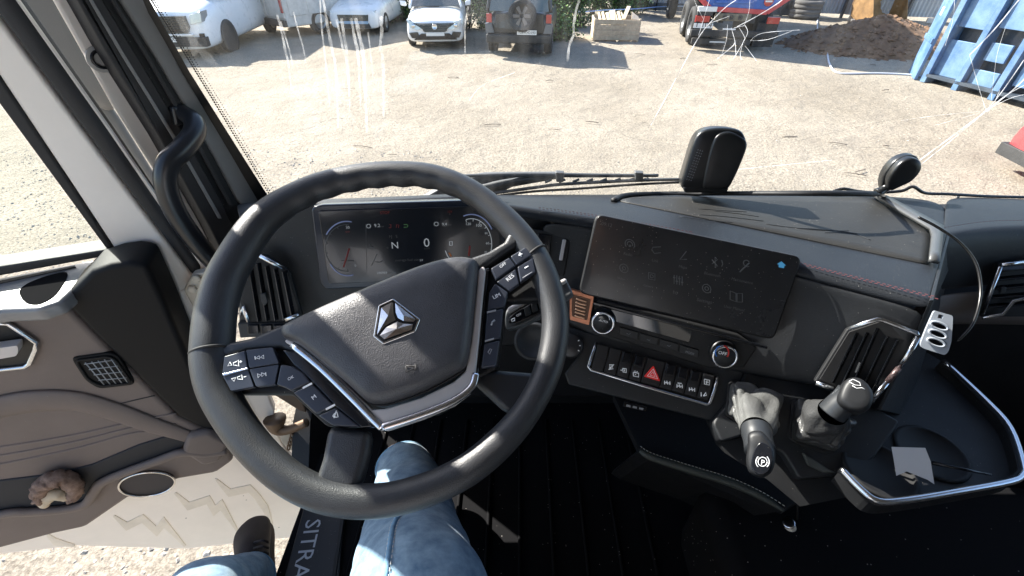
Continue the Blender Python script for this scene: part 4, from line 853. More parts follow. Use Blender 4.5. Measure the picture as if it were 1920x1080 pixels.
plate('sill_bracket', PD.off(.03), [(500, 735), (560, 730), (575, 775), (560, 770), (520, 745)], .03, mat('bracket_brown', (.12, .09, .07), .6), hg2, bevel=.004)
# ================================================================== dashboard
dash = empty('dashboard', cv(.4, .8, -.6), 'black soft-skinned truck dashboard with red stitching and a grey storage mat', 'dashboard')
def ZC(px, py, z): return GZ(px, py, H + z)
def q3(px, py, s): return YP(px, py, .965) if s == 'y' else (ZC(px, py, s) if s < 0 else W(px, py, s))
back = [q3(x, y, 'y') for x, y in [(440, 378), (560, 375), (700, 371), (860, 366), (980, 362), (1090, 361), (1250, 360), (1430, 360), (1600, 361), (1800, 365)]]
crest = [q3(*a) for a in [(440, 398, .80), (575, 383, .80), (700, 378, .815), (880, 370, .84), (1010, 393, -.40), (1120, 408, .835), (1300, 440, .80), (1500, 497, .742), (1620, 528, .695), (1752, 561, .645)]]
midr = [(a * .55 + b * .45) + V(0, 0, .006) for a, b in zip(crest, back)]
round_ = [c + V(0, -.012, -.016) for c in crest]
tskin = patch('top_skin', [back, midr, [c + (b - c) * .06 for c, b in zip(crest, back)], crest, round_], dashm, dash, sub=3, solid=.01)
fasc = [[crest[i] + V(0, -.012, -.016) for i in (4, 5, 6, 7, 8, 9)], [W(*a) for a in [(1012, 440, .865), (1118, 470, .86), (1290, 520, .825), (1468, 560, .785), (1580, 592, .725), (1728, 618, .667)]], [W(*a) for a in [(1030, 520, .875), (1108, 560, .87), (1270, 600, .84), (1435, 640, .805), (1560, 655, .745), (1690, 690, .69)]], [W(*a) for a in [(1040, 600, .885), (1103, 632, .87), (1250, 670, .84), (1400, 707, .812), (1535, 724, .77), (1652, 768, .72)]]]
patch('centre_fascia', fasc, plast, dash, sub=2, solid=.01)
# side cheek closing the centre part
slab('side_cheek', [crest[9] + V(0, 0, -.002), fasc[1][5], fasc[2][5], fasc[3][5], W(1700, 780, .85), W(1790, 480, .95), back[9]], V(-.006, 0, 0), plast, dash)
# stitching: twin red seams of small stitches along the crest
red_st = mat('red_thread', (.13, .03, .033), .8)
def stitches(name, pts, m, par, off, seg=.004, gap=.003, r=.0006):
    P = [Vector(p[:3]) for p in spline([tuple(p) for p in pts], 12)]; vs = []; fs = []; d_ = 0; nxt = 0
    for a, b in zip(P[:-1], P[1:]):
        L_ = (b - a).length; t = (b - a).normalized(); s = V(0, -t.z, t.y).normalized()
        while nxt < d_ + L_:
            o = a + t * (nxt - d_) + V(0, 0, off); o2 = o + t * seg; n_ = t.cross(V(0, 0, 1)).normalized() * r; u_ = V(0, 0, r); k = len(vs)
            vs += [o + n_, o + u_, o - n_, o2 + n_, o2 + u_, o2 - n_]; fs += [[k, k + 1, k + 4, k + 3], [k + 1, k + 2, k + 5, k + 4]]; nxt += seg + gap
        d_ += L_
    return tag(mesh(name, vs, fs, m, par), kind='stuff')
for dy in (0, .007):
    stitches('seam_stitch', [c + V(0, dy - .002, .0015 - dy * .1) for c in crest[4:7]], red_st, dash, .0012)
    stitches('seam_stitch', [c + V(0, dy - .002, .0015 - dy * .1) for c in crest[7:]], red_st, dash, .0012)
# storage mat with its raised border
matm = mat('grey_storage_mat', (.016, .0157, .0148), .62, var=.3, vscale=6, bump=.2, bscale=300, speck=.06, sscale=250)
from mathutils.bvhtree import BVHTree
bpy.context.view_layer.update()
_dg = bpy.context.evaluated_depsgraph_get(); _ev = tskin.evaluated_get(_dg); _me = _ev.to_mesh()
SK = BVHTree.FromPolygons([_ev.matrix_world @ v.co for v in _me.vertices], [list(p.vertices) for p in _me.polygons]); _ev.to_mesh_clear()
def onskin(px, py, lift=.003):
    h_ = SK.ray_cast(CAM, ray(px, py)); return (h_[0] if h_[0] else W(px, py, .85)) + V(0, 0, lift)
def pline(P, t):
    L_ = [0]
    for a, b in zip(P[:-1], P[1:]): L_.append(L_[-1] + math.hypot(b[0] - a[0], b[1] - a[1]))
    d_ = t * L_[-1]
    for k in range(len(P) - 1):
        if d_ <= L_[k + 1] + 1e-9: f_ = (d_ - L_[k]) / (L_[k + 1] - L_[k]); return (P[k][0] + (P[k + 1][0] - P[k][0]) * f_, P[k][1] + (P[k + 1][1] - P[k][1]) * f_)
    return P[-1]
def skin_sheet(name, top, bot, nu, nv, lift, th, m, par):
    rows = []
    for r_ in range(nv + 1):
        row = []
        for c in range(nu + 1):
            a, b = pline(top, c / nu), pline(bot, c / nu); f_ = r_ / nv; row.append(onskin(a[0] + (b[0] - a[0]) * f_, a[1] + (b[1] - a[1]) * f_, lift))
        rows.append(row)
    return loft(name, rows, m, par, closed_ring=False, caps=False, solid=th, smooth=True)
mt = skin_sheet('storage_mat', [(1166, 375), (1192, 370), (1632, 371), (1748, 438)], [(1162, 378), (1740, 497)], 30, 8, .002, .003, matm, dash)
bord = [(1150, 379), (1182, 368), (1300, 366), (1500, 366), (1638, 367)]
tube('mat_border', [onskin(*p, .004) for p in bord], .007, plastd, dash, n=8, k=4, flat=(V(0, 0, 1), .7))
skin_sheet('border_edge', [(1628, 371), (1742, 440), (1735, 498)], [(1644, 368), (1763, 434), (1754, 502)], 12, 2, .007, .006, mat('pale_border', (.07, .072, .074), .4), dash)
for k in range(8):
    rdm = random.Random(k); x0 = rdm.uniform(1230, 1560); y0 = 376 + (x0 - 1160) * .1 + rdm.uniform(0, 25)
    q_ = [(x0, y0), (x0 + 50, y0 + rdm.uniform(1, 8)), (x0 + rdm.uniform(80, 150), y0 + rdm.uniform(5, 16))]
    tube('mat_crease', [onskin(*p, .0025) for p in q_], .0005, plast, mt, n=4, k=4)
# passenger side of the dash
pb = [YP(x, y, .965) for x, y in ((1770, 364), (1850, 367), (1930, 370), (2050, 374), (2250, 382))]
pc = [ZC(x, y, -.44) for x, y in ((1765, 440), (1850, 427), (1930, 424), (2050, 424), (2250, 428))]
pf = [p + V(0, -.02, -.03) for p in pc]
pl_ = [p + V(0, -.03, -.125) for p in pc]
patch('passenger_top', [pb, [(a + b) / 2 + V(0, 0, .008) for a, b in zip(pb, pc)], [b + (a - b) * .08 for a, b in zip(pb, pc)], pc, pf, pl_], dashm, dash, sub=3, solid=.01)
stitches('seam_stitch', [p + V(0, .012, .004) for p in pc], red_st, dash, .002)
brownp = mat('grey_brown_lower_dash', (.2, .18, .175), .6, bump=.2, bscale=900)
p2 = [p + V(0, -.034, -.128) for p in pc]; p3 = [p + V(0, -.05, -.205) for p in pc]; p4 = [p + V(0, .05, -.30) for p in pc]
patch('passenger_lower', [p2, p3, p4], brownp, dash, sub=2, solid=.01)
bx('passenger_knee_panel', (.62, .80, -1.25), (1.9, .96, -.70), plastd, dash, bevel=.03)
# cluster housing and driver's lower panels
plate('cluster_housing', PC, [(484, 398), (583, 381), (905, 367), (1005, 396), (1062, 440), (1062, 620), (960, 650), (700, 660), (560, 650), (447, 625), (446, 560), (455, 470)], .03, plast, dash, off=-.016, bevel=.006)
bx('knee_panel', (-.50, .74, -.95), (.30, .80, -.55), plastd, dash, bevel=.03)
# ---------------- instrument cluster
ic = empty('instrument_cluster', PC.at(760, 540), 'digital instrument cluster showing N and zero behind the steering wheel', 'instrument cluster')
bez = roundpoly([(583, 390), (600, 384), (930, 374), (948, 395), (948, 520), (935, 530), (610, 543), (600, 530)], 8)
plate('bezel', PC, bez, .02, mat('cluster_bezel', (.02, .026, .04), .22), ic, off=.004, bevel=.003)
scrn = plate('display_glass', PC, roundpoly([(597, 396), (926, 385), (938, 400), (938, 516), (928, 522), (616, 532)], 6), .004, mat('display_black', (.016, .018, .023), .2, coat=.3, speck=.004), ic, off=.008, bevel=.001)
PC2 = PC.off(.0085)
def tpx(s, x0, y0, x1, y1, pl, m, par, name='glyph'): return text(name, s, pl.at(x0, y0), pl.at(x1, y1), pl.n, m, par)
for s, x0, y0, x1, y1, m_ in [('N', 735, 466, 747, 465.5, screen_glow), ('0', 795, 463, 806, 462.5, screen_glow), ('o', 725, 466, 728.5, 466, screen_dim), ('M', 730, 446, 735, 446, screen_dim), ('E', 743, 445.5, 746, 445, screen_dim), ('9.2', 702, 426, 713, 425.5, screen_glow), ('bar', 714, 426, 721, 425.5, screen_dim), ('9.4', 829, 423, 838, 422.5, screen_glow), ('bar', 840, 423, 847, 422.5, screen_dim),
        ('km/h', 796, 467.5, 806, 467, screen_dim), ('290959', 707, 513.5, 726, 513, screen_glow), ('km', 728, 513, 734, 513, screen_dim), ('120', 874, 422, 883, 422, screen_glow), ('100', 893, 425, 903, 425, screen_glow), ('80', 909, 439, 914, 439, screen_glow), ('60', 911, 458, 917, 458, screen_glow), ('40', 908, 474, 913, 474, screen_glow), ('30', 649, 429, 656, 428.5, screen_glow), ('0', 665, 500, 668, 500, screen_glow), ('rpm', 648, 436, 656, 435.5, screen_red),
        ('2.0', 787, 489.5, 793, 489, screen_glow), ('average fuel use', 741, 490, 785, 488.5, screen_dim), ('STOP', 713, 401.5, 731, 400.5, screen_red), ('12V', 840, 399, 848, 398.5, screen_red)]:
    tpx(s, x0, y0, x1, y1, PC2, m_, scrn)
def stroke(px, r, m, par=scrn, pl=PC2, **k): return line('glyph', pl, px, r, m, par, **k)
stroke(arcpx(650, 465, 44, 50, 78, 150, 14), .0011, screen_blu); stroke(arcpx(652, 465, 40, 52, 215, 285, 14), .0011, screen_blu); stroke(arcpx(650, 465, 40, 44, 85, 275, 26), .0005, screen_dim)
stroke(arcpx(884, 458, 44, 56, 30, 110, 14), .0011, screen_blu); stroke(arcpx(884, 458, 38, 48, -28, 105, 20), .0007, screen_glow)
stroke([(655, 466), (644, 501)], .0012, screen_red); stroke([(881, 461), (879, 480)], .0016, screen_red)
for a in range(-20, 110, 21): stroke([(884 + 38 * math.cos(R(a)), 458 - 48 * math.sin(R(a))), (884 + 34 * math.cos(R(a)), 458 - 43 * math.sin(R(a)))], .0005, screen_glow)
for a in range(90, 280, 26): stroke([(650 + 40 * math.cos(R(a)), 465 - 44 * math.sin(R(a))), (650 + 36 * math.cos(R(a)), 465 - 40 * math.sin(R(a)))], .0005, screen_dim)
for x, y in ((691, 424), (818, 420)): stroke(arcpx(x, y, 3.6, 3.6, 0, 360, 12), .0005, screen_glow); stroke(arcpx(x, y, 5.2, 4.6, 120, 240, 6), .0004, screen_dim); stroke(arcpx(x, y, 5.2, 4.6, -60, 60, 6), .0004, screen_dim)
stroke([(757, 421), (763, 421), (765, 423.5), (763, 426), (757, 426)], .0006, screen_grn); stroke([(730, 421), (733, 421), (733, 427), (729, 427)], .0005, screen_red); stroke([(743, 427), (744, 421), (748, 422), (747, 427)], .0005, screen_red)
stroke([(690, 463), (700, 463)], .0006, screen_dim); stroke([(694, 457), (694, 464)], .0007, screen_dim)
stroke([(697, 498), (703, 485), (707, 476)], .0007, screen_dim); stroke([(704, 491), (712, 492), (718, 489)], .0006, screen_dim)
stroke([(843, 460), (843, 453), (848, 453), (848, 460), (843, 460)], .0007, screen_glow); stroke([(835, 470), (839, 480), (848, 491)], .0008, screen_glow); stroke([(842, 474), (846, 481)], .0014, screen_org); stroke([(833, 483), (837, 483), (837, 487), (833, 487)], .0006, screen_dim)
stroke([(640, 489), (664, 489)], .0004, screen_dim); stroke([(686, 420), (688, 510)], .0003, screen_dim)
# ---------------- left vent
def vent(name, pl, out, label, slats, frame_lines, tabpx):
    e = empty(name, pl.at(*out[0]), label, 'air vent', 'dashboard air vents')
    plate('cavity', pl, out, .006, mat('vent_black', (.005, .005, .006), .6), e, off=-.002, bevel=.001)
    for a, b in slats:
        A_, B_ = pl.at(*a, .0), pl.at(*b, .0); d_ = (B_ - A_).normalized(); n_ = pl.n.cross(d_)
        slab('vent_slat', [A_ + n_ * .001 + pl.n * .005, B_ + n_ * .001 + pl.n * .005, B_ - n_ * .001 + pl.n * .005, A_ - n_ * .001 + pl.n * .005], (n_ * .7 - pl.n).normalized() * .012, gloss, e, bevel=.0004)
    for px in frame_lines: tube('vent_trim', pl.tr(px, .006), .0038, chrome, e, n=8, k=1, flat=(pl.n, .6))
    plate('vent_tab', pl, tabpx, .006, plast, e, off=.012, bevel=.001)
    plate('vent_frame', pl, [(o[0] + (o[0] - sum(q[0] for q in out) / len(out)) * .1, o[1] + (o[1] - sum(q[1] for q in out) / len(out)) * .1) for o in out], .012, plastd, e, off=-.004, bevel=.003)
    return e
PV1 = Plane(W(505, 545, .80), (.25, -.9, .34))
vent('air_vent', PV1, [(452, 560), (463, 500), (485, 483), (500, 485), (540, 512), (562, 588), (550, 600), (468, 604)], 'chrome edged driver air vent between cluster and door', [((466 + k * 16, 494 + k * 5 - (6 if k else 0)), (484 + k * 16, 602 - k)) for k in range(5)],
     [[(487, 480), (530, 502)], [(466, 603), (455, 575), (450, 590)], [(535, 600), (560, 590)]], [(488, 552), (497, 550), (502, 566), (496, 574), (490, 566)])
sp = empty('light_switch_panel', W(500, 620, .80), 'row of small black headlamp switches under the driver vent', 'switch panel')
plate('panel', PV1, [(445, 606), (570, 604), (575, 628), (450, 634)], .02, plast, sp, off=.0, bevel=.002)
for k in range(4): plate('switch', PV1, [(462 + k * 25, 610), (484 + k * 25, 609), (486 + k * 25, 626), (464 + k * 25, 627)], .01, gloss, sp, off=.006, bevel=.002)
# ---------------- button block right of the cluster
PR = Plane(W(1035, 465, .86), (-.1, -.9, .42))
rb = empty('button_block', PR.at(1040, 480), 'black button block with silver slider right of the cluster', 'button block')
plate('surround', PR, roundpoly([(1000, 428), (1062, 440), (1070, 452), (1058, 520), (985, 505)], 6), .02, plastd, rb, off=.0, bevel=.003)
plate('button', PR, [(1008, 437), (1034, 441), (1030, 488), (1004, 484)], .01, gloss, rb, off=.004, bevel=.002)
plate('slider', PR, roundpoly([(1055, 449), (1062, 450), (1055, 489), (1048, 488)], 2), .01, silver, rb, off=.006, bevel=.001)
# ---------------- centre display
cdp = empty('centre_display', PS.at(1280, 590), 'large dusty touch display with dim menu icons in the centre of the dashboard', 'display')
dgl = mat('touch_glass', (.018, .0185, .021), .24, coat=.15, var=.2, vscale=10, speck=.10, sscale=330)
bodyp = roundpoly([(1120, 402), (1503, 482), (1450, 635), (1087, 548)], 14)
plate('housing', PS, [(1117, 401), (1506, 483), (1452, 639), (1084, 550)], .022, plastd, cdp, off=-.002, bevel=.004, rnd=14)
face = plate('glass', PS, bodyp, .002, dgl, cdp, off=.002, bevel=.001)
PS2 = PS.off(.0024)
ux = Vector((100, 21)).normalized(); uy = Vector((-.22, 1))
def ic_(x, y, pts, r=.0007, m=None, cl=False): line('icon', PS2, [(x + a * 1., y + b + a * .21) for a, b in pts], r, m or screen_dim, face, closed=cl)
def circ(r, a0=0, a1=360, n=12): return [(r * math.cos(R(a0 + (a1 - a0) * i / (n - 1))), -r * math.sin(R(a0 + (a1 - a0) * i / (n - 1)))) for i in range(n)]
ic_(1181, 458, circ(9, -40, 220)); ic_(1181, 458, circ(5, -30, 210)); ic_(1181, 461, circ(1.6))
ic_(1231, 468, [(8, -7), (-7, -3), (-9, 2), (-4, 8), (8, 4)]); ic_(1282, 480, [(5, -10), (-7, 8), (6, 5)]); ic_(1341, 492, [(-6, -4), (4, 6), (0, 10), (0, -10), (4, -6), (-6, 4)]); ic_(1344, 492, [(9, -6), (11, 0), (9, 6)])
ic_(1397, 500, [(8, -9), (-10, 12)], .0011); ic_(1400, 494, circ(6, 40, 320)); ic_(1170, 503, circ(8)); ic_(1170, 503, circ(3)); ic_(1222, 518, [(-6, -6), (6, -6), (6, 6), (-6, 6)], cl=True); ic_(1222, 518, circ(3))
for k in range(4): ic_(1272, 526, [(-8 + 5 * k, -9), (-8 + 5 * k, 8)], .0006); ic_(1272, 526, [(-10 + 5 * k, -4 + (k % 2) * 6), (-6 + 5 * k, -4 + (k % 2) * 6)], .0009)
ic_(1325, 541, circ(8)); ic_(1325, 541, circ(3.5)); ic_(1381, 556, [(-12, -8), (-1, -6), (-1, 10), (-12, 8)], cl=True); ic_(1381, 556, [(1, -6), (11, -8), (11, 8), (1, 10)], cl=True)
mesh('icon', PS2.tr([(1465, 490), (1474, 498), (1471, 498), (1470, 503), (1460, 501), (1460, 496), (1457, 495)], .0005), [[0, 1, 2, 3, 4, 5, 6]], mat('blue_home_glyph', (.02, .06, .12), .4, emit=(.06, .28, .5), es=.22), face)
for s, x, y, w_ in [('Radio', 1177, 479, 16), ('Link', 1228, 491, 12), ('Maps', 1280, 503, 15), ('Bluetooth', 1335, 517, 30), ('Maintenance', 1391, 529, 40), ('Video', 1164, 524, 14), ('Camera', 1215, 538, 18), ('EQ', 1266, 551, 9), ('Settings', 1320, 567, 28), ('User Manual', 1376, 580, 38), ('09:12', 1137, 424, 20)]:
    text('caption', s, PS2.at(x - w_ / 2, y - w_ * .105), PS2.at(x + w_ / 2, y + w_ * .105), PS2.n, screen_dim, face)
# ---------------- climate panel
cl = empty('climate_panel', PK.at(1250, 660), 'dark climate control panel with two silver-ringed knobs under the display', 'climate panel')
plate('panel', PK, [(1112, 572), (1120, 560), (1385, 628), (1420, 652), (1395, 690), (1330, 690), (1110, 622)], .02, plastd, cl, off=.004, bevel=.003)
plate('recess_line', PK, [(1113, 566), (1440, 650), (1438, 655), (1112, 571)], .006, gloss, cl, off=.007, bevel=.001)
lcd = mat('climate_lcd', (.02, .021, .024), .05, coat=1.)
plate('lcd_window', PK, [(1146, 580), (1300, 618), (1292, 642), (1150, 602)], .004, lcd, cl, off=.0065, bevel=.0006)
for k in range(4):
    x = 1162 + k * 38; y = 613 + k * 11.2
    b_ = plate('button', PK, [(x, y), (x + 35, y + 10), (x + 33, y + 24), (x - 2, y + 14)], .006, plast, cl, off=.007, bevel=.001)
    if k == 3: text('caption', 'MODE', PK.at(x + 9, y + 14.5, .0075), PK.at(x + 25, y + 19, .0075), PK.n, grey_ink, b_)
    else: line('symbol', PK, [(x + 13, y + 12), (x + 17, y + 14), (x + 20, y + 12)], .0005, grey_ink, b_, off=.0076)
def knob(px, py, lab, blue):
    c_ = PK.at(px, py, .004); k_ = ringo('knob', c_, PK.n, [(.0235, 0), (.0235, .004), (.02, .006), (.02, .022), (.0165, .0235)], mat('knob_black', (.02, .021, .023), .4), cl, n=36)
    ringo('knob_ring', c_ + PK.n * .019, PK.n, [(.0202, 0), (.0212, .001), (.0212, .004), (.0175, .0055), (.0172, .004)], chrome, k_, n=36)
    P_ = PK.off(.029)
    ringo('knob_cap', c_ + PK.n * .0225, PK.n, [(.0168, 0), (.0165, .0015), (.0005, .002)], plast, k_, n=30)
    text('knob_caption', lab, P_.at(px - 8, py + 2), P_.at(px + 8, py + 6), PK.n, white_ink, k_)
    if blue:
        line('knob_arc', P_, arcpx(px, py, 12.5, 13, 110, 215, 12), .0012, blue_ink, k_, off=-.0002); line('knob_arc', P_, arcpx(px, py, 12.5, 13, 75, -40, 12), .0014, red_ink, k_, off=-.0002)
    else: line('knob_arc', P_, arcpx(px, py, 12, 12, 110, 0, 12), .0007, white_ink, k_, off=-.0002)
knob(1131, 600, 'AUTO', False); knob(1354, 661, 'OFF', True)
# ---------------- copper plaque
cop = empty('copper_plaque', PK.at(1088, 578), 'small embossed copper coloured plaque left of the climate knob', 'plaque')
copm = mat('copper_paint', (.55, .22, .12), .35, .5, var=.25, vscale=40, bump=.3, bscale=300)
plate('base', PK, roundpoly([(1068, 542), (1114, 555), (1105, 610), (1068, 600)], 3), .012, copm, cop, off=.012, bevel=.002)
plate('field', PK, roundpoly([(1072, 551), (1108, 561), (1101, 601), (1072, 593)], 3), .003, mat('dark_copper', (.12, .06, .035), .5, .4), cop, off=.0125, bevel=.0005)
for k in range(6): tube('embossed_bar', PK.tr([(1080 - k * .5, 560 + k * 6.3), (1090, 563 + k * 6.3 + (k % 2)), (1100 - k * .7, 566 + k * 6.2)], .0135), .0017, mat('bright_copper', (.85, .52, .34), .3, .8), cop, n=6, k=3)
# ---------------- switch bank
sb = empty('switch_bank', PT.at(1220, 700), 'chrome framed bank of black rocker switches with red hazard button', 'switch bank')
plate('console_skin', PT, [(1050, 608), (1108, 624), (1400, 692), (1380, 740), (1335, 790), (1066, 722), (1058, 700), (1090, 660)], .02, plast, sb, off=-.012, bevel=.004)
fr = [(1116, 643), (1346, 703), (1342, 730), (1331, 757), (1324, 760), (1112, 697), (1103, 688)]
plate('tray', PT, fr, .008, mat('bank_black', (.008, .008, .009), .5), sb, off=-.008, bevel=.001)
tube('chrome_frame', PT.tr([(1118, 642), (1112, 660), (1103, 687), (1108, 694), (1200, 722), (1325, 759), (1331, 756), (1340, 730), (1346, 706)], -.004), .0035, chrome, sb, n=8, k=1)
x0, y0, x1, y1 = 1120, 645, 1341, 705          # top row line
def sw_px(f0, f1, g0, g1):          # fractions along the bank / down the bank
    out = []
    for f_, g_ in ((f0, g0), (f1, g0), (f1, g1), (f0, g1)):
        out.append((x0 + (x1 - x0) * f_ - 12 * g_, y0 + (y1 - y0) * f_ + 47 * g_))
    return out
wid = [0, .105, .21, .315, .42, .58, .685, .79, .895, 1.0]; swm = mat('switch_black', (.022, .022, .024), .38, bump=.1, bscale=800)
for k in range(9):
    f0, f1 = wid[k] + .006, wid[k + 1] - .006; mid = (f0 + f1) / 2
    s_ = plate('rocker_switch', PT, sw_px(f0, f1, 0, .98), .01, swm, sb, off=.0, bevel=.0012)
    if k == 4:
        c = sw_px(mid, mid, .58, .58)[0]; T = [(c[0] + 2, c[1] - 17), (c[0] + 15, c[1] + 13), (c[0] - 16, c[1] + 4)]
        plate('hazard_triangle', PT, roundpoly(T, 3), .006, mat('hazard_red', (.62, .03, .03), .3, emit=(.8, .04, .03), es=.05), s_, off=.005, bevel=.0012)
        cx, cy = sum(t[0] for t in T) / 3, sum(t[1] for t in T) / 3
        for sc, r_ in ((.62, .0009), (.30, .0006)): line('hazard_symbol', PT, [(cx + (a - cx) * sc, cy + (b - cy) * sc) for a, b in T], r_, white_ink, s_, off=.0054, closed=True)
        continue
    if k in (2, 3, 5, 6, 7): plate('switch_cap', PT, sw_px(f0 + .012, f1 - .012, .02, .42), .01, gloss, s_, off=.007, bevel=.0012)
    line('switch_seam', PT, sw_px(f0, f1, .5, .5)[:2], .0004, rubber, s_, off=.0004)
    if k:
        c = sw_px(mid, mid, .72 if k < 8 else .3, .72)[0]; rdm = random.Random(k)
        if k == 3: sh = [[(-5, -3), (5, -1), (5, 6), (-5, 4), (-5, -3)], [(-3, -5), (-1, -5)], [(1, -4), (3, -4)], [(-2, 1), (0, 1.5)]]
        elif k in (5, 6, 7): sh = [[(-5, -3), (-5, 4)], [(5, -2), (5, 5)], [(-5, .5), (5, 1.5)], [(-1, -3), (1, 4)]] + ([[(-4, -5), (4, -4)]] if k == 6 else [])
        elif k == 2: sh = [[(-2, -4), (5, -3), (5, 4), (-1, 3), (-2, -4)], [(-6, -1), (-3, 0)], [(1, -2), (2, 2)]]
        elif k == 8: sh = [[(-5, -5), (5, -3), (4, 6), (-5, 4), (-5, -5)], [(-3, 0), (3, 1)], [(0, -3), (-1, 4)]]
        else: sh = [[(-4, -4), (4, -4)], [(-4, 0), (3, 0)], [(-4, 4), (4, 3)], [(5, -5), (-5, 5)]]
        for q_ in sh: line('switch_symbol', PT, [(c[0] + a, c[1] + b) for a, b in q_], .0009, white_ink, s_, off=.0006)
        if k == 8:
            c = sw_px(mid, mid, .8, .8)[0]
            for q_ in ([(-5, 4), (-5, -4)], [(-1, 3), (4, -4), (5, 2), (-1, 3)]): line('switch_symbol', PT, [(c[0] + a, c[1] + b) for a, b in q_], .0009, white_ink, s_, off=.0006)
# rotary dial left of it
dl = empty('rotary_dial', PT.at(1078, 645), 'small black rotary dial half hidden by the wheel rim', 'dial')
ringo('dial_body', PT.at(1070, 648), PT.n, [(.024, -.005), (.024, .004), (.02, .007), (.001, .008)], swm, dl, n=30)
for a in (-30, 0, 30): line('dial_mark', PT, [(1070 + 16 * math.cos(R(a)), 648 - 17 * math.sin(R(a))), (1070 + 19 * math.cos(R(a)), 648 - 21 * math.sin(R(a)))], .0008, white_ink, dl, off=.0085)
# ---------------- lever console with park brake and gear lever
lc = empty('lever_console', PLV.at(1500, 800), 'black plastic lever console between switch bank and cup tray', 'console')
plate('console_top', PLV, roundpoly([(1335, 792), (1380, 735), (1400, 690), (1535, 722), (1655, 770), (1690, 790), (1640, 860), (1590, 890), (1500, 900), (1470, 850), (1400, 815), (1352, 830)], 10), .03, plast, lc, off=0., bevel=.006)
slab('console_apron', PLV.tr([(1335, 792), (1352, 830), (1400, 818), (1470, 852), (1500, 900), (1590, 892), (1600, 930), (1500, 950), (1440, 900), (1360, 850)], -.02), V(0, .03, -.02), plastd, lc, bevel=.006)
def gaiter(par, basepx, pl, top, r_top, seed, m):
    n = 72; B_ = []; L_ = len(basepx)
    tot = [tuple(q) for q in roundpoly(basepx, 8, 3)]; Q = [pl.at(*p, .002) for p in tot]
    # resample
    Ls = [0]; 
    for i in range(len(Q)): Ls.append(Ls[-1] + (Q[(i + 1) % len(Q)] - Q[i]).length)
    for j in range(n):
        t = Ls[-1] * j / n; i = max(k for k in range(len(Q)) if Ls[k] <= t); f_ = (t - Ls[i]) / max(1e-9, Ls[i + 1] - Ls[i]); B_.append(Q[i].lerp(Q[(i + 1) % len(Q)], f_))
    c0 = sum(B_, Vector()) / n; ax = (top - c0).normalized(); e1 = (B_[0] - c0); e1 = (e1 - ax * e1.dot(ax)).normalized(); e2 = ax.cross(e1)
    s_ = 1 if (B_[1] - c0).dot(e2) > 0 else -1; rings = []; NR = 26
    for i in range(NR):
        f_ = i / (NR - 1); ring = []
        for j in range(n):
            a = 6.2832 * j / n; tp_ = top + (e1 * math.cos(a) + e2 * s_ * math.sin(a)) * r_top
            g_ = f_ ** 2.8; p = B_[j].lerp(tp_, g_) + pl.n * .046 * math.sin(min(1, f_ * 1.25) * math.pi * .5) ** .8 * (1 - f_)
            cen = c0.lerp(top, f_); rad = (p - cen).normalized()
            ph_ = a * 3 + seed * 2 + f_ * 5 * math.sin(a + seed)                                 # slanting soft creases
            cr = (1 - abs(math.sin(ph_))) ** 3 * -.010 + noise.noise(Vector((math.cos(a) * 1.4 + seed, math.sin(a) * 1.4, f_ * 3))) * .009 - (1 - abs(math.sin(f_ * 9 + math.sin(a * 2 + seed)))) ** 4 * .004
            ring.append(p + (rad + pl.n * .4) * cr * math.sin(f_ * math.pi) ** .5)
        rings.append(ring)
    return loft('gaiter', rings, m, par, smooth=True, sub=1, caps=False)
softl_shade = mat('shaded_gaiter_leather', (.05, .051, .052), .34, var=.2, vscale=20, bump=.3, bscale=500, bkind='voronoi')  # same leather, darkened in colour for the less lit gaiter
pk = empty('park_brake_lever', PLV.at(1410, 770), 'park brake lever with leather gaiter and P symbol on its knob', 'lever', 'levers on the console')
plate('gaiter_frame', PLV, [(1366, 716), (1378, 712), (1455, 738), (1464, 752), (1452, 806), (1440, 812), (1368, 784), (1360, 776)], .006, plastd, pk, off=.004, bevel=.002, rnd=6)
t1 = PLV.at(1418, 808, .085)
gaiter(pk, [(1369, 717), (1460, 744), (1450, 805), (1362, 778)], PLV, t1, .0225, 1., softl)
t2 = PLV.at(1425, 845, .105); t3 = PLV.at(1420, 890, .115)
tube('stem_collar', [t1 - (t2 - t1) * .12, t1.lerp(t2, .2), t1.lerp(t2, .55), t2], [.0215, .0215, .0205, .0215], mat('lever_satin', (.028, .031, .035), .4), pk, n=20)
_vd = (CAM - t2).normalized(); PKb = Plane(t2.lerp(t3, .6) + _vd * .006, _vd)
kn = dome('knob', PKb, [(1404, 812), (1426, 808), (1442, 824), (1453, 846), (1452, 872), (1443, 889), (1425, 896), (1405, 886), (1399, 862), (1402, 836)], .014, mat('knob_satin', (.012, .013, .015), .5), pk, depth=.026, k=4, rings=((1, 0), (.97, .5), (.9, .8), (.75, .96), (.4, 1.)))
PKn = Plane(t2.lerp(t3, .6) + (CAM - t2).normalized() * .021, (CAM - t2))
plate('knob_face', PKn, spline([(1428, 829), (1446, 842), (1449, 863), (1441, 884), (1426, 890), (1410, 880), (1409, 863), (1416, 840)], 4, True), .004, gloss, kn, off=.0, bevel=.0015)
for r_, a0, a1 in ((8.5, 0, 360), (12.5, -50, 50), (12.5, 130, 230)): line('brake_symbol', PKn, arcpx(1430, 866, r_, r_, a0, a1, 18), .0006, white_ink, kn, off=.0006)
text('brake_symbol', 'P', PKn.at(1427, 871), PKn.at(1433.5, 872.5), PKn.n, white_ink, kn, th=.0006)
gl_ = empty('gear_lever', PLV.at(1530, 800), 'gear lever with folded leather gaiter leaning towards the centre vent', 'lever', 'levers on the console')
plate('gaiter_frame', PLV, [(1484, 752), (1500, 746), (1575, 780), (1600, 800), (1570, 850), (1552, 852), (1490, 830), (1478, 820)], .006, plastd, gl_, off=.004, bevel=.002, rnd=6)
t1 = PLV.at(1562, 772, .078)
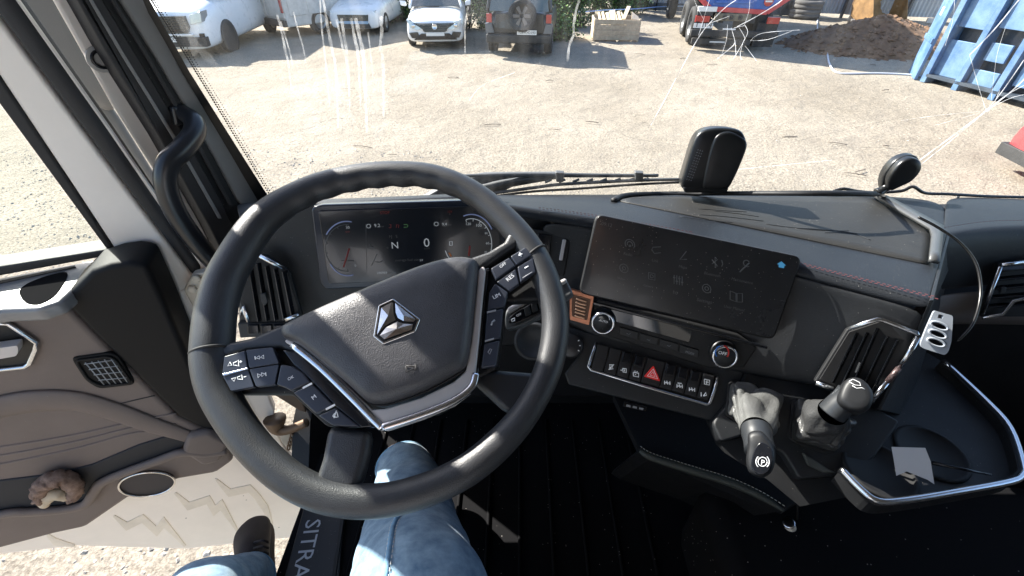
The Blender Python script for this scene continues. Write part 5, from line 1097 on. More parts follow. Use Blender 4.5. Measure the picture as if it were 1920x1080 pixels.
gaiter(gl_, [(1487, 752), (1590, 795), (1565, 848), (1482, 824)], PLV, t1, .021, 4., softl_shade)
t2 = PLV.at(1595, 738, .10)
tube('stem_collar', [t1 - (t2 - t1) * .1, t1.lerp(t2, .3), t1.lerp(t2, .7), t2], [.0195, .019, .018, .019], MATS['lever_satin'], gl_, n=20)
PKh = Plane(PLV.at(1605, 742, .11), (CAM - t2).normalized() + V(.1, .0, .25))
kn = dome('knob', PKh, [(1570, 756), (1572, 735), (1584, 714), (1603, 708), (1622, 717), (1636, 738), (1634, 760), (1618, 774), (1592, 772)], .014, MATS['knob_satin'], gl_, depth=.03, k=4, rings=((1, 0), (.97, .45), (.88, .8), (.7, .98), (.4, 1.)))
PKg = PKh.off(.0135)
line('gear_symbol', PKg, [(1592, 715), (1599, 711), (1612, 717), (1614, 723), (1603, 722), (1592, 716)], .0005, white_ink, kn, off=.001); line('gear_symbol', PKg, [(1598, 723), (1606, 728), (1616, 727), (1622, 730)], .0005, white_ink, kn, off=.001)
# ---------------- right vent in the centre stack
PV2 = Plane(W(1630, 660, .70), (-.40, -.78, .48))
vent('air_vent', PV2, [(1536, 712), (1592, 622), (1652, 602), (1716, 628), (1706, 650), (1638, 752), (1610, 745)], 'large slanted chrome trimmed vent above the gear lever', [((1604 + k * 19, 622 - (8 if k == 2 else 0) + max(0, k - 2) * 7), (1558 + k * 17, 716 + k * 7)) for k in range(5)],
     [[(1590, 617), (1645, 599), (1655, 600), (1718, 624), (1722, 632)], [(1722, 632), (1706, 660), (1686, 690)], [(1664, 716), (1634, 752)], [(1530, 718), (1562, 728)]], [(1612, 680), (1616, 682), (1610, 698), (1604, 700)])
# perforated insert of the vent trim
tube('vent_trim_insert', PV2.tr([(1686, 690), (1664, 716)], .006), .0042, mat('dark_speckle_trim', (.1, .07, .07), .4, .5, var=.8, vscale=400), bpy.data.objects['air_vent.001'], n=8, k=1)
# ---------------- cup tray
PTr = Plane(cv(0, 0, -.66), (0, 0, 1))
ct = empty('cup_tray', PTr.at(1720, 850), 'black cup tray with curved blue-chrome rim right of the levers', 'tray')
rim_ = [(1576, 880), (1610, 915), (1645, 940), (1700, 938), (1790, 923), (1890, 904), (1914, 892), (1916, 872), (1893, 805), (1850, 755), (1768, 678)]
trp = rim_ + [(1720, 650), (1650, 770), (1610, 850)]
plate('tray_floor', PTr, trp, .02, plastd, ct, off=-.018, bevel=.002)
tube('chrome_rim', PTr.tr(rim_, .0), .0055, chrome, ct, n=10, k=4, flat=(V(0, 0, 1), 1.3))
loft('tray_wall', [PTr.tr([tuple(q[:2]) for q in spline(rim_, 4)], .0), [p + V(0, 0, -.035) for p in PTr.tr([tuple(q[:2]) for q in spline(rim_, 4)], .0)]], plastd, ct, closed_ring=False, caps=False, solid=.006)
for (x, y, rx, ry) in ((1648, 882, 48, 40), (1745, 850, 62, 42)):
    c_ = PTr.at(x, y, -.018); rr_ = .047
    ringo('cup_well', c_, (0, 0, 1), [(rr_ + .006, 0), (rr_ + .006, .004), (rr_, .005), (rr_ - .002, .001), (.001, .0008)], mat('well_black', (.004, .004, .005), .7), ct, n=30)
# paper cup piece in the well
pp = mat('white_paper', (.62, .62, .64), .8)
PPp = Plane(PTr.at(1715, 905, -.0), (-.1, -.75, .65))
tag(plate('paper_slip', PPp, [(1672, 838), (1735, 840), (1745, 865), (1752, 908), (1740, 900), (1700, 884), (1681, 892)], .0006, pp, bevel=0), 'folded white paper slip standing in the cup well', 'paper')
tag(tube('pen', [PTr.at(1748, 868, .0), PTr.at(1858, 890, .005)], [.003, .002], gloss, n=8, k=1), 'thin dark pen lying across the cup tray', 'pen')
# ---------------- lower dark shelf and its lit lip
sh = empty('lower_shelf', W(1330, 900, 1.0), 'dark open shelf with leather lip under the switch bank', 'shelf')
ZS = Plane(cv(0, 0, -.86), (0, 0, 1))
lipm = mat('green_grey_lip', (.055, .06, .05), .55, bump=.4, bscale=600, bkind='voronoi')
lip = [(1200, 845), (1222, 858), (1290, 880), (1370, 905), (1425, 930), (1470, 958)]
tube('shelf_lip', ZS.tr(lip), [.005, .007, .008, .008, .007, .003], lipm, sh, n=12)
slab('shelf_floor', ZS.tr([(1200, 845), (1470, 955), (1560, 900), (1400, 760), (1150, 740)], -.03), V(0, 0, -.02), plastd, sh)
bx('shelf_back', (.20, .86, -.9), (.80, .90, -.62), plastd, sh, bevel=.01)
loft('shelf_front', [ZS.tr(lip, -.005), [p + V(0, .12, -.3) for p in ZS.tr(lip, -.005)]], plastd, sh, closed_ring=False, caps=False, solid=.01)
stitches('lip_stitch', [p + V(0, .004, .006) for p in ZS.tr(lip)], mat('pale_thread', (.5, .5, .45), .8), sh, .004, r=.0007)
us = empty('usb_panel', PT.at(1190, 760), 'small black socket panel under the console edge', 'socket panel')
plate('panel', PT, [(1170, 752), (1215, 762), (1211, 772), (1168, 762)], .01, gloss, us, off=-.035, bevel=.001)
for k in range(3): plate('socket', PT, [(1175 + k * 12, 758 + k * 2.5), (1183 + k * 12, 760 + k * 2.5), (1182 + k * 12, 764 + k * 2.5), (1174 + k * 12, 762 + k * 2.5)], .004, grey_ink, us, off=-.034, bevel=.0005)
tr_ = empty('tray_bracket', PLV.at(1600, 870), 'grey sloping cover plate beneath the gear lever', 'cover plate')
plate('cover', PLV, [(1506, 848), (1555, 880), (1570, 886), (1545, 886), (1516, 872)], .01, mat('cover_grey', (.06, .065, .06), .55), tr_, off=.006, bevel=.002)
# lighter plug with cable
pg = empty('charger_plug', W(1483, 1000, .95), 'small silver charger plug with thin cable in the dark footwell', 'plug')
a_, b_ = W(1480, 985, .95), W(1492, 1022, 1.0)
tube('plug_body', [a_, a_.lerp(b_, .35), a_.lerp(b_, .4), b_], [.011, .013, .015, .015], mat('plug_cream', (.75, .7, .6), .3, .2), pg, n=16, k=2)
ringo('plug_ring', a_ + (a_ - b_) * .1, (a_ - b_), [(.012, 0), (.0125, .003), (.009, .004)], chrome, pg, n=18)
tube('cable', [W(1470, 890, .9), W(1488, 915, .92), W(1495, 950, .95), W(1494, 985, .97)], .0016, rubber, pg, n=6)
# ---------------- phone holder and cable on the right
ph = empty('clip_holder', W(1757, 625, .64), 'clear pale plastic clip with three oval holes hanging on the dash corner', 'clip')
clear = mat('frosted_clear_plastic', (.5, .55, .62), .25, coat=.4); clear.node_tree.nodes['Principled BSDF'].inputs['Transmission Weight'].default_value = .3
PCl = Plane(W(1757, 625, .64), (-.35, -.75, .5))
def holeplate(name, pl, outer, holes, th, m, par):
    bm = bmesh.new(); I = pinv(par); es = []
    for lp_ in [outer] + holes:
        vs_ = [bm.verts.new(I @ pl.at(*p)) for p in lp_]; es += [bm.edges.new((vs_[i], vs_[(i + 1) % len(vs_)])) for i in range(len(vs_))]
    bmesh.ops.triangle_fill(bm, use_beauty=True, edges=es)
    r_ = bmesh.ops.extrude_face_region(bm, geom=bm.faces[:]); bmesh.ops.translate(bm, verts=[e for e in r_['geom'] if isinstance(e, bmesh.types.BMVert)], vec=-pl.n * th)
    bmesh.ops.recalc_face_normals(bm, faces=bm.faces); me = bpy.data.meshes.new(name); bm.to_mesh(me); bm.free(); me.materials.append(m); return link(name, me, par)
hol = [arcpx(1761 - k * 3, 611 + k * 15.5, 17, 6.5, 0, 360, 19, -20)[:-1] for k in range(3)]
holeplate('clip_plate', PCl, roundpoly([(1752, 582), (1787, 592), (1786, 615), (1784, 640), (1778, 660), (1771, 666), (1728, 652), (1726, 644), (1736, 618), (1744, 600)], 5), hol + [[(1760, 589), (1769, 591), (1767, 598), (1758, 596)]], .004, clear, ph)
for h_ in hol: tube('hole_rim', PCl.tr(h_, .002), .0016, clear, ph, n=6, k=1, closed=True)
tag(tube('cable', [W(1722, 407, .75), W(1758, 426, .74), W(1800, 455, .73), W(1828, 490, .72), W(1838, 530, .71), W(1836, 570, .70), W(1822, 610, .69), W(1795, 640, .69)], .0022, mat('cable_black_gloss', (.012, .012, .012), .25), n=8), 'thin glossy black cable arching over the dash corner', 'cable')
tag(tube('cable', [YP(x, y, .95) for x, y in ((1555, 362), (1580, 354), (1605, 358), (1640, 361), (1690, 358), (1712, 350), (1735, 362), (1780, 364), (1850, 368), (1930, 370))], .0035, mat('cable_black_gloss', (.012, .012, .012), .25), n=8), 'black cable lying along the windscreen base', 'cable')
# ---------------- passenger vent
PV3 = Plane(pl_[1].lerp(pf[1], .4) + V(-.02, -.012, 0), (-.12, -.95, .3))
vent('air_vent', PV3, [(1878, 500), (1960, 490), (1960, 590), (1845, 590)], 'passenger side vent with horizontal slats and silver corner trim', [((1874 - k * 6, 508 + k * 17), (1950, 500 + k * 17)) for k in range(5)],
     [[(1842, 596), (1880, 590), (1900, 565), (1920, 560), (1960, 556)], [(1878, 497), (1920, 492)], [(1876, 500), (1843, 588)]], [(1878, 540), (1888, 538), (1886, 548), (1876, 550)])
# ---------------- pods on the windscreen base
pod = empty('camera_pod', W(1330, 352, .97), 'black rounded camera pod with side grille standing at the windscreen base', 'camera')
podm = mat('pod_black', (.012, .013, .014), .3, bump=.1, bscale=900)
PPd = Plane(W(1345, 300, .93), (-.25, -.93, .27))
outp = [(1322, 354), (1318, 336), (1332, 275), (1345, 252), (1368, 246), (1392, 258), (1400, 268), (1397, 285), (1378, 330), (1362, 352)]
dome('housing', PPd, outp, .006, podm, pod, depth=.03, k=4, rings=((1, 0), (.985, .5), (.95, .85), (.85, 1.), (.4, 1.)))
PPs = PPd.off(-.010)
dome('rear_shell', PPs, [(1276, 345), (1282, 318), (1300, 262), (1318, 243), (1350, 238), (1385, 243), (1398, 262), (1394, 285), (1376, 330), (1358, 355), (1290, 355)], .012, podm, pod, depth=.05, k=4, rings=((1, 0), (.985, .5), (.96, .8), (.9, .95), (.5, 1.)))
for r_ in range(11):
    for c in range(3):
        x, y = 1288 + r_ * 2.0 + c * 4.2 - 2, 333 - r_ * 5.2 + c * 1.2; ringo('grille_hole', PPs.at(x, y, .0112), PPs.n, [(.0016, 0), (.0012, .0006), (.0002, .0006)], grey_ink, pod, n=6) if False else None
gv_ = []; gf_ = []
for r_ in range(12):
    for c in range(3):
        p = PPs.at(1288 + r_ * 1.9 + c * 4, 336 - r_ * 5 + c * 1.2, .0124); b0 = len(gv_)
        gv_ += [p + (V(math.cos(a), 0, math.sin(a)) * .0015) for a in (0, 1.57, 3.14, 4.71)]; gf_.append([b0, b0 + 1, b0 + 2, b0 + 3])
tag(mesh('grille_holes', gv_, gf_, grey_ink, pod), kind='stuff')
plate('pod_foot', PPs, [(1280, 350), (1368, 352), (1362, 362), (1284, 362)], .03, podm, pod, off=.012, bevel=.004)
ant = empty('sensor_puck', W(1665, 358, 1.0), 'black oval sensor on a short stalk at the windscreen base', 'sensor')
PA = Plane(W(1690, 320, .98), (-.15, -.9, .1))
dome('head', PA, [(1662, 350), (1664, 330), (1682, 306), (1702, 295), (1718, 297), (1725, 306), (1722, 320), (1706, 338), (1682, 350), (1668, 356)], .01, podm, ant, depth=.012, k=4)
dome('back_shell', PA.off(-.012), [(1652, 350), (1656, 326), (1674, 302), (1696, 291), (1714, 291), (1722, 300), (1716, 316), (1700, 334), (1676, 350), (1660, 356)], .006, podm, ant, depth=.014, k=4)
tube('stalk', [PA.at(1668, 346, -.01), PA.at(1658, 354, -.008), PA.at(1646, 362, -.005)], [.012, .009, .012], podm, ant, n=10)
# ---------------- wiper outside the windscreen
wi = empty('windscreen_wiper', PG.at(880, 372, -.04), 'grey windscreen wiper with linked blade resting at the glass base', 'wiper')
wm = mat('wiper_grey', (.10, .105, .11), .5)
PO = PG.off(-.04)
tube('blade', PO.tr([(860, 330), (950, 328), (1030, 328), (1130, 329), (1234, 329)]), [.004, .006, .006, .005, .004], wm, wi, n=8)
tube('arm', PO.tr([(905, 352), (950, 341), (1000, 334), (1046, 329)], .0), [.01, .007, .006, .005], wm, wi, n=8)
tube('yoke', PO.tr([(900, 366), (1000, 352), (1060, 345), (1200, 338), (1285, 336)], .01), .004, wm, wi, n=8)
tube('yoke', PO.tr([(885, 374), (990, 360), (1080, 354), (1190, 346), (1290, 341)], .01), .003, plastd, wi, n=8)
for x, y in ((1050, 329), (1199, 329)): plate('clip', PO, [(x - 8, y - 5), (x + 8, y - 4), (x + 7, y + 13), (x - 7, y + 13)], .012, wm, wi, off=.014, bevel=.002)
for k in range(8): tube('link', PO.tr([(1022 + k * 26, 342 - k * .6), (1034 + k * 26, 337 - k * .4)], .008), .003, wm, wi, n=6, k=1)
plate('cowl', PG.off(-.05), [(780, 380), (850, 340), (910, 330), (1040, 329), (1060, 334), (960, 352), (905, 380)], .02, mat('cowl_grey', (.12, .125, .13), .6), wi, bevel=.004)
# ================================================================== steering wheel
sw_ = empty('steering_wheel', PW.p, 'black four-spoke steering wheel with silver trim and chrome triangle emblem', 'steering wheel')
cl_ = [(399, 640, 39), (408, 567, 37.5), (433, 500, 36), (494, 411, 32), (575, 360, 28.5), (655, 336, 27), (736, 327, 26), (815, 333, 25), (890, 365, 25), (963, 428, 26), (1013, 500, 26.5), (1040, 590, 26.5), (1032, 676, 27), (996, 758, 27), (940, 828, 30), (865, 888, 31), (772, 927, 32), (690, 940, 32), (612, 930, 33), (537, 894, 33), (468, 828, 34), (416, 748, 36), (399, 690, 38)]
def wr(x, y, r): return (PW.at(x + r, y) - PW.at(x - r, y)).length / 2
rimo = tube('rim', [PW.at(x, y) for x, y, r in cl_], [wr(*c) * .97 for c in cl_], leathf, sw_, n=24, closed=True, k=8, flat=(PW.n, .92))
# finger waves on the inner side of the upper rim
I = pinv(sw_); cl0 = I @ PW.at(712, 615); nseg = 24
for i_ in range(len(rimo.data.vertices) // nseg):
    vs_ = [rimo.data.vertices[i_ * nseg + j] for j in range(nseg)]; cc_ = sum((v.co for v in vs_), Vector()) / nseg
    d_ = cc_ - cl0; a = math.atan2(d_.dot(PW.n.cross(V(1, 0, 0))), d_.x); inn = -(d_ - PW.n * d_.dot(PW.n)).normalized()
    if R(55) < a < R(135):
        for v in vs_:
            wgt = max(0, (v.co - cc_).normalized().dot(inn)); v.co -= inn * .0035 * wgt * (.5 + .5 * math.sin(a * 40)) * math.sin((a - R(55)) / R(80) * math.pi) ** .5
# dark joints where the grips meet
def joint(x, y, r, i0, i1):
    c_ = PW.at(x, y); t = (PW.at(*cl_[i1][:2]) - PW.at(*cl_[i0][:2])).normalized(); rr_ = wr(x, y, r) * .962; b = PW.n.cross(t)
    tube('rim_joint', [c_ + (PW.n * .92 * math.cos(a) + b * math.sin(a)) * rr_ for a in np.linspace(0, 6.2832, 25)[:-1]], .0018, rubber, sw_, n=6, closed=True, k=2)
joint(399, 660, 38.5, 22, 0); joint(1002, 478, 26.5, 8, 10)
# spokes
plast_s = mat('wheel_spoke_plastic', (.02, .022, .026), .38, bump=.15, bscale=900)
def sp_plate(name, px, m, off, th=.02, bevel=.005, **k): return plate(name, PW, px, th, m, sw_, off=off, bevel=bevel, **k)
sp_plate('spoke_cover', [(398, 655), (430, 640), (470, 632), (530, 606), (580, 596), (600, 640), (560, 668), (525, 652), (460, 656), (420, 670)], plast_s, .012, th=.03, bevel=.006)
sp_plate('lower_spoke', [(612, 796), (695, 806), (690, 850), (672, 915), (640, 935), (585, 905), (600, 860)], leathf, .008, th=.025, bevel=.01)
sp_plate('lower_spoke', [(885, 715), (905, 690), (1008, 698), (1000, 740), (975, 775), (950, 775)], plast_s, -.004, th=.02, bevel=.008)
sp_plate('spoke_cover', [(800, 508), (862, 488), (915, 470), (945, 452), (962, 420), (990, 420), (1000, 432), (990, 445), (950, 472), (905, 503), (880, 520)], leathf, .012, th=.03, bevel=.008)
sp_plate('spoke_back', [(430, 668), (525, 650), (560, 668), (700, 800), (612, 800), (545, 738), (430, 738)], plastd, -.002, th=.02)
sp_plate('spoke_back', [(905, 505), (1000, 440), (1030, 470), (1040, 560), (950, 565), (935, 690), (880, 720), (885, 600)], plastd, -.002, th=.02)
# button pads
btn = mat('button_satin', (.03, .035, .05), .34, bump=.08, bscale=900)
POF = .016
PB2 = PW.off(POF)
def button(px, h=0., m=btn): return plate('button', PW, px, .008, m, sw_, off=POF + h, bevel=.0018)
def mark(b, px, r=.0006, cl=False, m=None, h=0): return line('button_symbol', PB2, px, r, m or white_ink, b, off=.0004 + h, closed=cl)
b = button(roundpoly([(420, 668), (459, 657), (464, 690), (416, 703)], 3), .002)
mark(b, [(427, 686), (431, 679), (435, 685)], cl=True, h=.002); mark(b, [(438, 680), (442, 679), (447, 675), (448, 687), (442, 685), (438, 685)], cl=True, h=.002); mark(b, [(449, 679), (454, 678)], h=.002); mark(b, [(451.5, 676), (451.7, 681)], h=.002)
plate('button_edge', PW, [(417, 701), (464, 689), (465, 692), (418, 705)], .004, chrome, sw_, off=POF + .002, bevel=.0005)
b = button(roundpoly([(461, 656), (511, 651), (523, 681), (467, 690)], 3), .001)
mark(b, [(478, 668), (479, 674)], h=.001); mark(b, [(480, 671), (486, 667), (487, 673)], cl=True, h=.001); mark(b, [(488, 670), (494, 666), (495, 672)], cl=True, h=.001)
b = button(roundpoly([(418, 706), (465, 693), (476, 725), (433, 733)], 3))
mark(b, [(434, 710), (442, 708), (439, 715)], cl=True); mark(b, [(445, 707), (449, 706), (453, 702), (455, 712), (449, 711), (446, 711)], cl=True); mark(b, [(457, 707), (462, 706)])
b = button(roundpoly([(467, 692), (523, 683), (515, 721), (480, 725)], 3))
mark(b, [(483, 701), (489, 703), (484, 708)], cl=True); mark(b, [(490, 699), (497, 701), (491, 706)], cl=True); mark(b, [(498, 698), (499, 705)])
b = button([(526, 683), (548, 686), (568, 698), (582, 716), (546, 733), (535, 727), (518, 721)])
text('button_symbol', 'OK', PB2.at(541, 714), PB2.at(552, 708), PW.n, white_ink, b, th=.0005)
b = button([(584, 718), (604, 738), (627, 762), (592, 776), (549, 736)])
text('button_symbol', 'M', PB2.at(588, 750), PB2.at(594, 745), PW.n, white_ink, b, th=.0005)
b = button([(629, 764), (674, 800), (624, 798), (596, 779)])
mark(b, [(624, 780), (627, 776), (632, 773), (634, 782), (629, 782)], cl=True); mark(b, [(631, 770), (626, 784)])
for px in ([(567, 726), (584, 717), (585, 720), (568, 729)], [(610, 766), (627, 757), (628, 760), (611, 769)]): plate('button_mark', PW, px, .002, white_ink, sw_, off=POF + .001, bevel=0)
# right hand pad
b = button([(920, 503), (955, 482), (967, 498), (930, 525)], .001)
text('button_symbol', 'OFF', PB2.at(939, 503, .001), PB2.at(950, 495, .001), PW.n, white_ink, b, th=.0005)
b = button([(957, 480), (985, 463), (998, 478), (969, 497)], .001)
mark(b, [(972.5, 479), (979.5, 476)], .0009, h=.001); mark(b, [(974.5, 474), (977.5, 481)], .0009, h=.001)
b = button([(970, 500), (1000, 482), (1005, 510), (976, 530)])
mark(b, [(984, 503), (991, 499)], .0009); mark(b, [(980, 521), (998, 510)], .0005, m=grey_ink)
b = button([(931, 528), (967, 503), (974, 532), (955, 546)])
text('button_symbol', 'RES', PB2.at(953, 528), PB2.at(965, 518), PW.n, white_ink, b, th=.0005)
b = button([(928, 531), (953, 548), (946, 575), (914, 582), (917, 548)])
text('button_symbol', 'LIM', PB2.at(926, 561), PB2.at(939, 555), PW.n, white_ink, b, th=.0005)
b = button([(913, 585), (944, 578), (938, 634), (908, 641)])
mark(b, [(921, 610), (923, 604), (928, 600)], .0012, m=grey_ink)
b = button([(908, 644), (937, 638), (930, 686), (902, 690)])
mark(b, [(915, 660), (919, 654), (922, 655), (918, 664), (915, 660)], .0006, m=grey_ink)
for px in ([(913, 584), (930, 580), (930, 583), (913, 587)], [(909, 638), (926, 633), (926, 636), (909, 641)]): plate('button_mark', PW, px, .002, grey_ink, sw_, off=POF + .001, bevel=0)
sp_plate('pad_edge', [(905, 505), (918, 500), (912, 550), (908, 600), (902, 660), (897, 700), (888, 705), (892, 640), (898, 560)], gloss, .014, th=.015, bevel=.002)
sp_plate('pad_edge', [(528, 655), (560, 660), (600, 700), (650, 750), (700, 800), (676, 802), (630, 764), (585, 717), (550, 684)], gloss, .014, th=.015, bevel=.002)
# silver surround
outer = [(532, 640), (537, 634), (560, 642), (605, 676), (655, 726), (698, 768), (720, 766), (790, 745), (850, 716), (873, 696), (884, 640), (892, 560), (897, 505), (906, 498), (911, 505), (905, 560), (898, 640), (890, 712), (880, 735), (850, 758), (790, 784), (722, 806), (708, 805), (690, 790), (640, 736), (590, 686), (545, 648)]
st_ = plate('silver_trim', PW, outer, .02, silver, sw_, off=.019, bevel=.003)
tube('trim_highlight', PW.tr([(892, 700), (884, 726), (850, 752), (790, 777), (722, 799), (712, 798), (660, 746), (600, 688), (548, 646)], .0195), .0045, chrome, sw_, n=8, k=4, flat=(PW.n, .5))
# airbag pad
pad = [(535, 625), (545, 614), (600, 588), (690, 549), (790, 508), (850, 491), (884, 491), (898, 502), (894, 560), (886, 640), (878, 684), (862, 700), (800, 734), (735, 757), (712, 760), (692, 755), (660, 726), (610, 684), (565, 650), (540, 638)]
ab = dome('airbag_pad', PW, pad, .028, leather, sw_, off=.010, k=4, depth=.02, rings=((1, 0), (.995, .3), (.975, .62), (.94, .82), (.86, .94), (.6, 1.), (.3, 1.02)))
tube('pad_seam', PW.tr([tuple(q[:2]) for q in spline(pad, 4, True)], .016), .0012, rubber, sw_, n=5, k=1, closed=True)
# emblem
PE = PW.off(.0395)
em = plate('emblem', PE, [(737, 559), (788, 598), (779, 622), (718, 646), (699, 631), (709, 572)], .004, bright, sw_, off=.0, bevel=.0015)
plate('emblem_field', PE, [(737, 563), (783, 599), (776, 619), (719, 641), (704, 629), (713, 574)], .002, gloss, em, off=.0006, bevel=0)
for px in ([(734, 567), (737, 568), (738, 590), (742, 600), (720, 612), (707, 627), (715, 577)], [(741, 568), (779, 598), (776, 603), (757, 602), (746, 596), (742, 586)], [(724, 614), (745, 603), (757, 607), (774, 608), (772, 618), (721, 636), (712, 629)]):
    c_ = (sum(p[0] for p in px) / len(px), sum(p[1] for p in px) / len(px)); Q = PE.tr(px, .001); top = PE.at(*c_, .0035)
    mesh('emblem_facet', Q + [top], [[i, (i + 1) % len(Q), len(Q)] for i in range(len(Q))], bright, em)
# horn mark embossed on the pad
PHn = PW.off(.0385)
line('horn_symbol', PHn, [(761, 686), (776, 687), (778, 683), (779, 694), (775, 691), (762, 697), (761, 686)], .0008, rubber, ab, off=.0)
# column behind the wheel
col_ = empty('steering_column', cv(-.171, .55, -.52), 'dark steering column shroud behind the wheel', 'steering column')
cc = PW.at(722, 660)
def ringr(c, rx, ry, n=16):
    e2 = V(0, .866, .5); return [c + V(1, 0, 0) * rx * math.cos(6.2832 * j / n) + e2 * ry * math.sin(6.2832 * j / n) for j in range(n)]
loft('shroud', [ringr(cc - PW.n * .03, .06, .06), ringr(cc - PW.n * .05, .085, .075), ringr(cc - PW.n * .12, .07, .06), ringr(cc - PW.n * .16, .035, .035), ringr(cc - PW.n * .42, .03, .03)], plastd, col_, smooth=True)
stk = empty('wiper_stalk', W(985, 590, .68), 'grey silver topped control stalk with small buttons behind the wheel', 'stalk')
PSt = Plane(W(985, 588, .66), (-.2, -.6, .77))
plate('stalk_body', PSt, roundpoly([(945, 592), (950, 578), (1015, 543), (1060, 520), (1075, 550), (1020, 590), (975, 612), (948, 618)], 6), .022, mat('stalk_grey', (.10, .105, .11), .4), stk, off=0., bevel=.006)
plate('stalk_top', PSt, [(950, 577), (1015, 542), (1060, 520), (1064, 528), (1018, 552), (953, 588)], .008, silver, stk, off=.005, bevel=.003)
plate('button_field', PSt, roundpoly([(952, 598), (966, 584), (1018, 556), (1050, 545), (1052, 566), (1012, 588), (965, 608), (955, 607)], 5), .004, gloss, stk, off=.004, bevel=.002)
for k in range(3): plate('stalk_button', PSt, [(982 + k * 13, 577 - k * 7), (992 + k * 13, 571 - k * 6), (996 + k * 13, 588 - k * 7), (985 + k * 13, 593 - k * 7)], .004, plast, stk, off=.008, bevel=.0015)
text('stalk_symbol', 'OFF', PSt.at(969, 594, .005), PSt.at(978, 590, .005), PSt.n, white_ink, stk); line('stalk_symbol', PSt, [(959, 599), (965, 596), (965, 601), (960, 603), (959, 599)], .0007, white_ink, stk, off=.005)
ig = empty('ignition_barrel', W(1000, 640, .78), 'round dark ignition barrel under the stalk', 'ignition')
ringo('barrel', W(1000, 640, .80), (-.1, -.75, .65), [(.034, -.01), (.034, .004), (.028, .008), (.026, .002), (.001, .002)], plast, ig, n=28)
# ================================================================== driver's legs
person = empty('person', cv(-.15, -.3, -.85), 'seated driver in faded blue jeans and dark shoe, left leg out of the door', 'person')
def limb(name, pts, rad, m, par, n=28, folds=.008, seed=0, flat=None):
    o = tube(name, pts, rad, m, par, n=n, k=10)
    me = o.data; me.update()
    for v in me.vertices:
        p = v.co; f_ = noise.noise(Vector((p.x * 14 + seed, p.y * 9, p.z * 12))) - 1.3 * max(0, .35 - abs(noise.noise(Vector((p.x * 16 + p.z * 6, p.y * 7 + seed, p.z * 9))))) + .3 * noise.noise(Vector((p.x * 40, p.y * 26 + seed, p.z * 36)))
        v.co = p + v.normal * f_ * folds
    md = o.modifiers.new('sub', 'SUBSURF'); md.levels = 1; md.render_levels = 1
    return o
# one continuous body: right foot - shin - knee - thigh - hip - left thigh - shin - foot
RH, LH = cv(-.02, -.32, -.80), cv(-.26, -.32, -.80)
rk = W(790, 1150, .70); lk = cv(-.36, .12, -.72)
r_chain = [W(752, 868, 1.22), W(766, 900, 1.16), W(770, 950, 1.03), W(772, 1010, .90), W(778, 1080, .78), W(790, 1170, .67), RH.lerp(rk, .5), RH]
r_rad = [.068, .078, .090, .10, .106, .11, .115, .125]
l_chain = [LH, LH.lerp(lk, .6), W(370, 1175, .74), W(392, 1128, .84), W(428, 1104, .96), W(468, 1088, 1.08)]
l_rad = [.125, .11, .08, .070, .064, .058]
limb('jeans', r_chain + [(RH + LH) / 2 + V(0, -.02, 0)] + l_chain, r_rad + [.14] + l_rad, denim, person, folds=.009, seed=3)
thread = mat('pale_jean_thread', (.5, .5, .48), .9)
PJ = lambda x, y, D: W(x, y, D)
hemm = mat('denim_hem', (.20, .36, .52), .9, var=.25, vscale=60, bump=.5, bscale=1200)
# inseam ridges on the right leg
from mathutils.bvhtree import BVHTree
jo = [o for o in person.children if o.name.startswith('jeans')][0]; Mj = pinv(person).inverted()
bvh = BVHTree.FromPolygons([Mj @ v.co for v in jo.data.vertices], [list(p.vertices) for p in jo.data.polygons])
def onleg(px, py, lift=.0):
    h_ = bvh.ray_cast(CAM, ray(px, py)); return h_[0] - ray(px, py).normalized() * lift if h_[0] else W(px, py, .8)
tube('inseam', [onleg(x, y, -.001) for x, y in ((748, 965), (738, 985), (733, 1010), (729, 1040), (724, 1075), (719, 1100))], .0045, hemm, person, n=8, k=4)
for dx in (-5, 6): stitches('inseam_stitch', [onleg(x + dx, y, .001) for x, y in ((748, 965), (738, 985), (733, 1010), (729, 1040), (724, 1075), (719, 1100))], thread, person, .0, seg=.006, gap=.004, r=.0011)
def cuff(c, nxt, r):
    ax = (nxt - c).normalized(); e1 = ax.orthogonal().normalized(); e2 = ax.cross(e1)
    tube('cuff', [c + ax * .006 + (e1 * math.cos(a) + e2 * math.sin(a)) * r for a in np.linspace(0, 6.2832, 25)[:-1]], .004, hemm, person, n=8, closed=True, k=2)
cuff(r_chain[0], r_chain[1], .066); cuff(l_chain[-1], l_chain[-2], .056)
shoem = mat('dark_suede_shoe', (.035, .026, .026), .8, var=.3, vscale=25, bump=.4, bscale=500)
solem = mat('shoe_sole', (.06, .045, .04), .7)
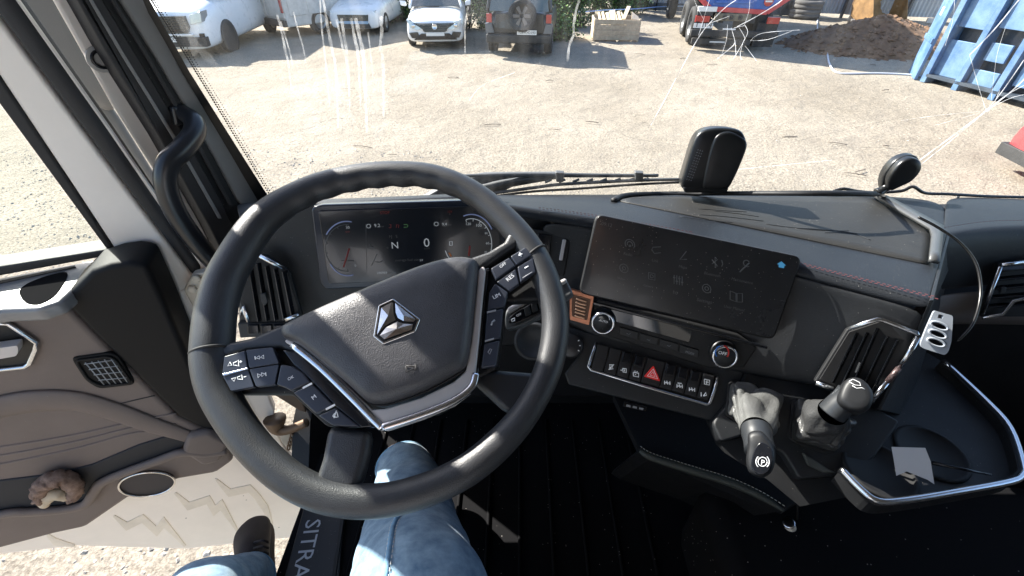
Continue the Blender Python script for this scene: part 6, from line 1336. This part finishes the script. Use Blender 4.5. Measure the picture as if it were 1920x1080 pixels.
def shoe(heel, toe, up, name='shoe'):
    ax = (toe - heel); L_ = ax.length; ax.normalize(); sd = ax.cross(up).normalized(); up = sd.cross(ax).normalized(); rings = []
    for t, hw, hh in ((-.02, .022, .05), (.03, .034, .075), (.2, .038, .092), (.4, .040, .088), (.58, .046, .068), (.74, .050, .056), (.88, .045, .046), (.96, .032, .036), (1.0, .014, .026)):
        c_ = heel + ax * L_ * t; ring = []
        for j in range(18):
            a = 6.2832 * j / 18; x = math.cos(a); y = math.sin(a); ring.append(c_ + sd * hw * x * (1 if y < .3 else 1 - .25 * (y - .3)) + up * (hh * (.5 + .5 * y) if y > -.2 else hh * .4 * (1 + y) + .0))
        rings.append(ring)
    s_ = loft(name, rings, shoem, person, smooth=True, sub=1)
    loft('sole', [[heel + ax * L_ * t + sd * hw * 1.04 * k_ + up * z_ for k_, z_ in ((-1, .012), (1, .012), (1, -.014), (-1, -.014))] for t, hw, _ in ((-.03, .03, 0), (.05, .036, 0), (.2, .04, 0), (.4, .041, 0), (.6, .048, 0), (.76, .051, 0), (.9, .045, 0), (.98, .028, 0), (1.01, .012, 0))], solem, s_, smooth=False, sub=1)
    return s_
s1 = shoe(W(490, 1110, 1.12), W(478, 983, 1.32), V(.05, -.1, 1))
for k in range(4): tube('lace', [W(478 - 4 + k, 1050 - k * 11, 1.10 + .02 * k), W(492, 1046 - k * 11, 1.09 + .02 * k), W(503, 1050 - k * 11, 1.10 + .02 * k)], .003, shoem, s1, n=6)
shoe(W(760, 905, 1.32), W(742, 845, 1.50), V(.0, -.2, 1))
# upper body in a pale shirt (leaning back behind the lens)
shirtm = mat('pale_shirt', (.52, .52, .55), .85, var=.12, vscale=14, bump=.3, bscale=300)
skinm = mat('skin', (.5, .3, .22), .55)
def oval(c, rx, ry, n=20): return [c + V(rx * math.cos(6.2832 * j / n), ry * math.sin(6.2832 * j / n), 0) for j in range(n)]
cx = -.14
loft('shirt', [oval(cv(cx, -.38, -.90), .17, .13), oval(cv(cx, -.40, -.80), .18, .14), oval(cv(cx, -.44, -.60), .175, .13), oval(cv(cx, -.48, -.40), .20, .12), oval(cv(cx, -.50, -.28), .215, .10), oval(cv(cx, -.50, -.22), .15, .075), oval(cv(cx, -.50, -.18), .07, .06)], shirtm, person, smooth=True, sub=1)
loft('head', [oval(cv(cx, -.50, -.20), .055, .055), oval(cv(cx, -.49, -.12), .055, .06), oval(cv(cx, -.46, -.09), .06, .085), oval(cv(cx, -.46, .0), .075, .10), oval(cv(cx, -.47, .08), .072, .09), oval(cv(cx, -.48, .12), .04, .05)], skinm, person, smooth=True, sub=1)
for s in (-1, 1):
    sh_ = cv(cx + s * .20, -.50, -.27); el_ = cv(cx + s * .27, -.42, -.56); hd_ = cv(cx + s * .20, -.18, -.66)
    tube('sleeve', [sh_, sh_.lerp(el_, .5), el_, el_.lerp(hd_, .3)], [.06, .055, .048, .045], shirtm, person, n=14)
    tube('forearm', [el_.lerp(hd_, .2), el_.lerp(hd_, .6), hd_], [.04, .036, .03], shirtm, person, n=12)
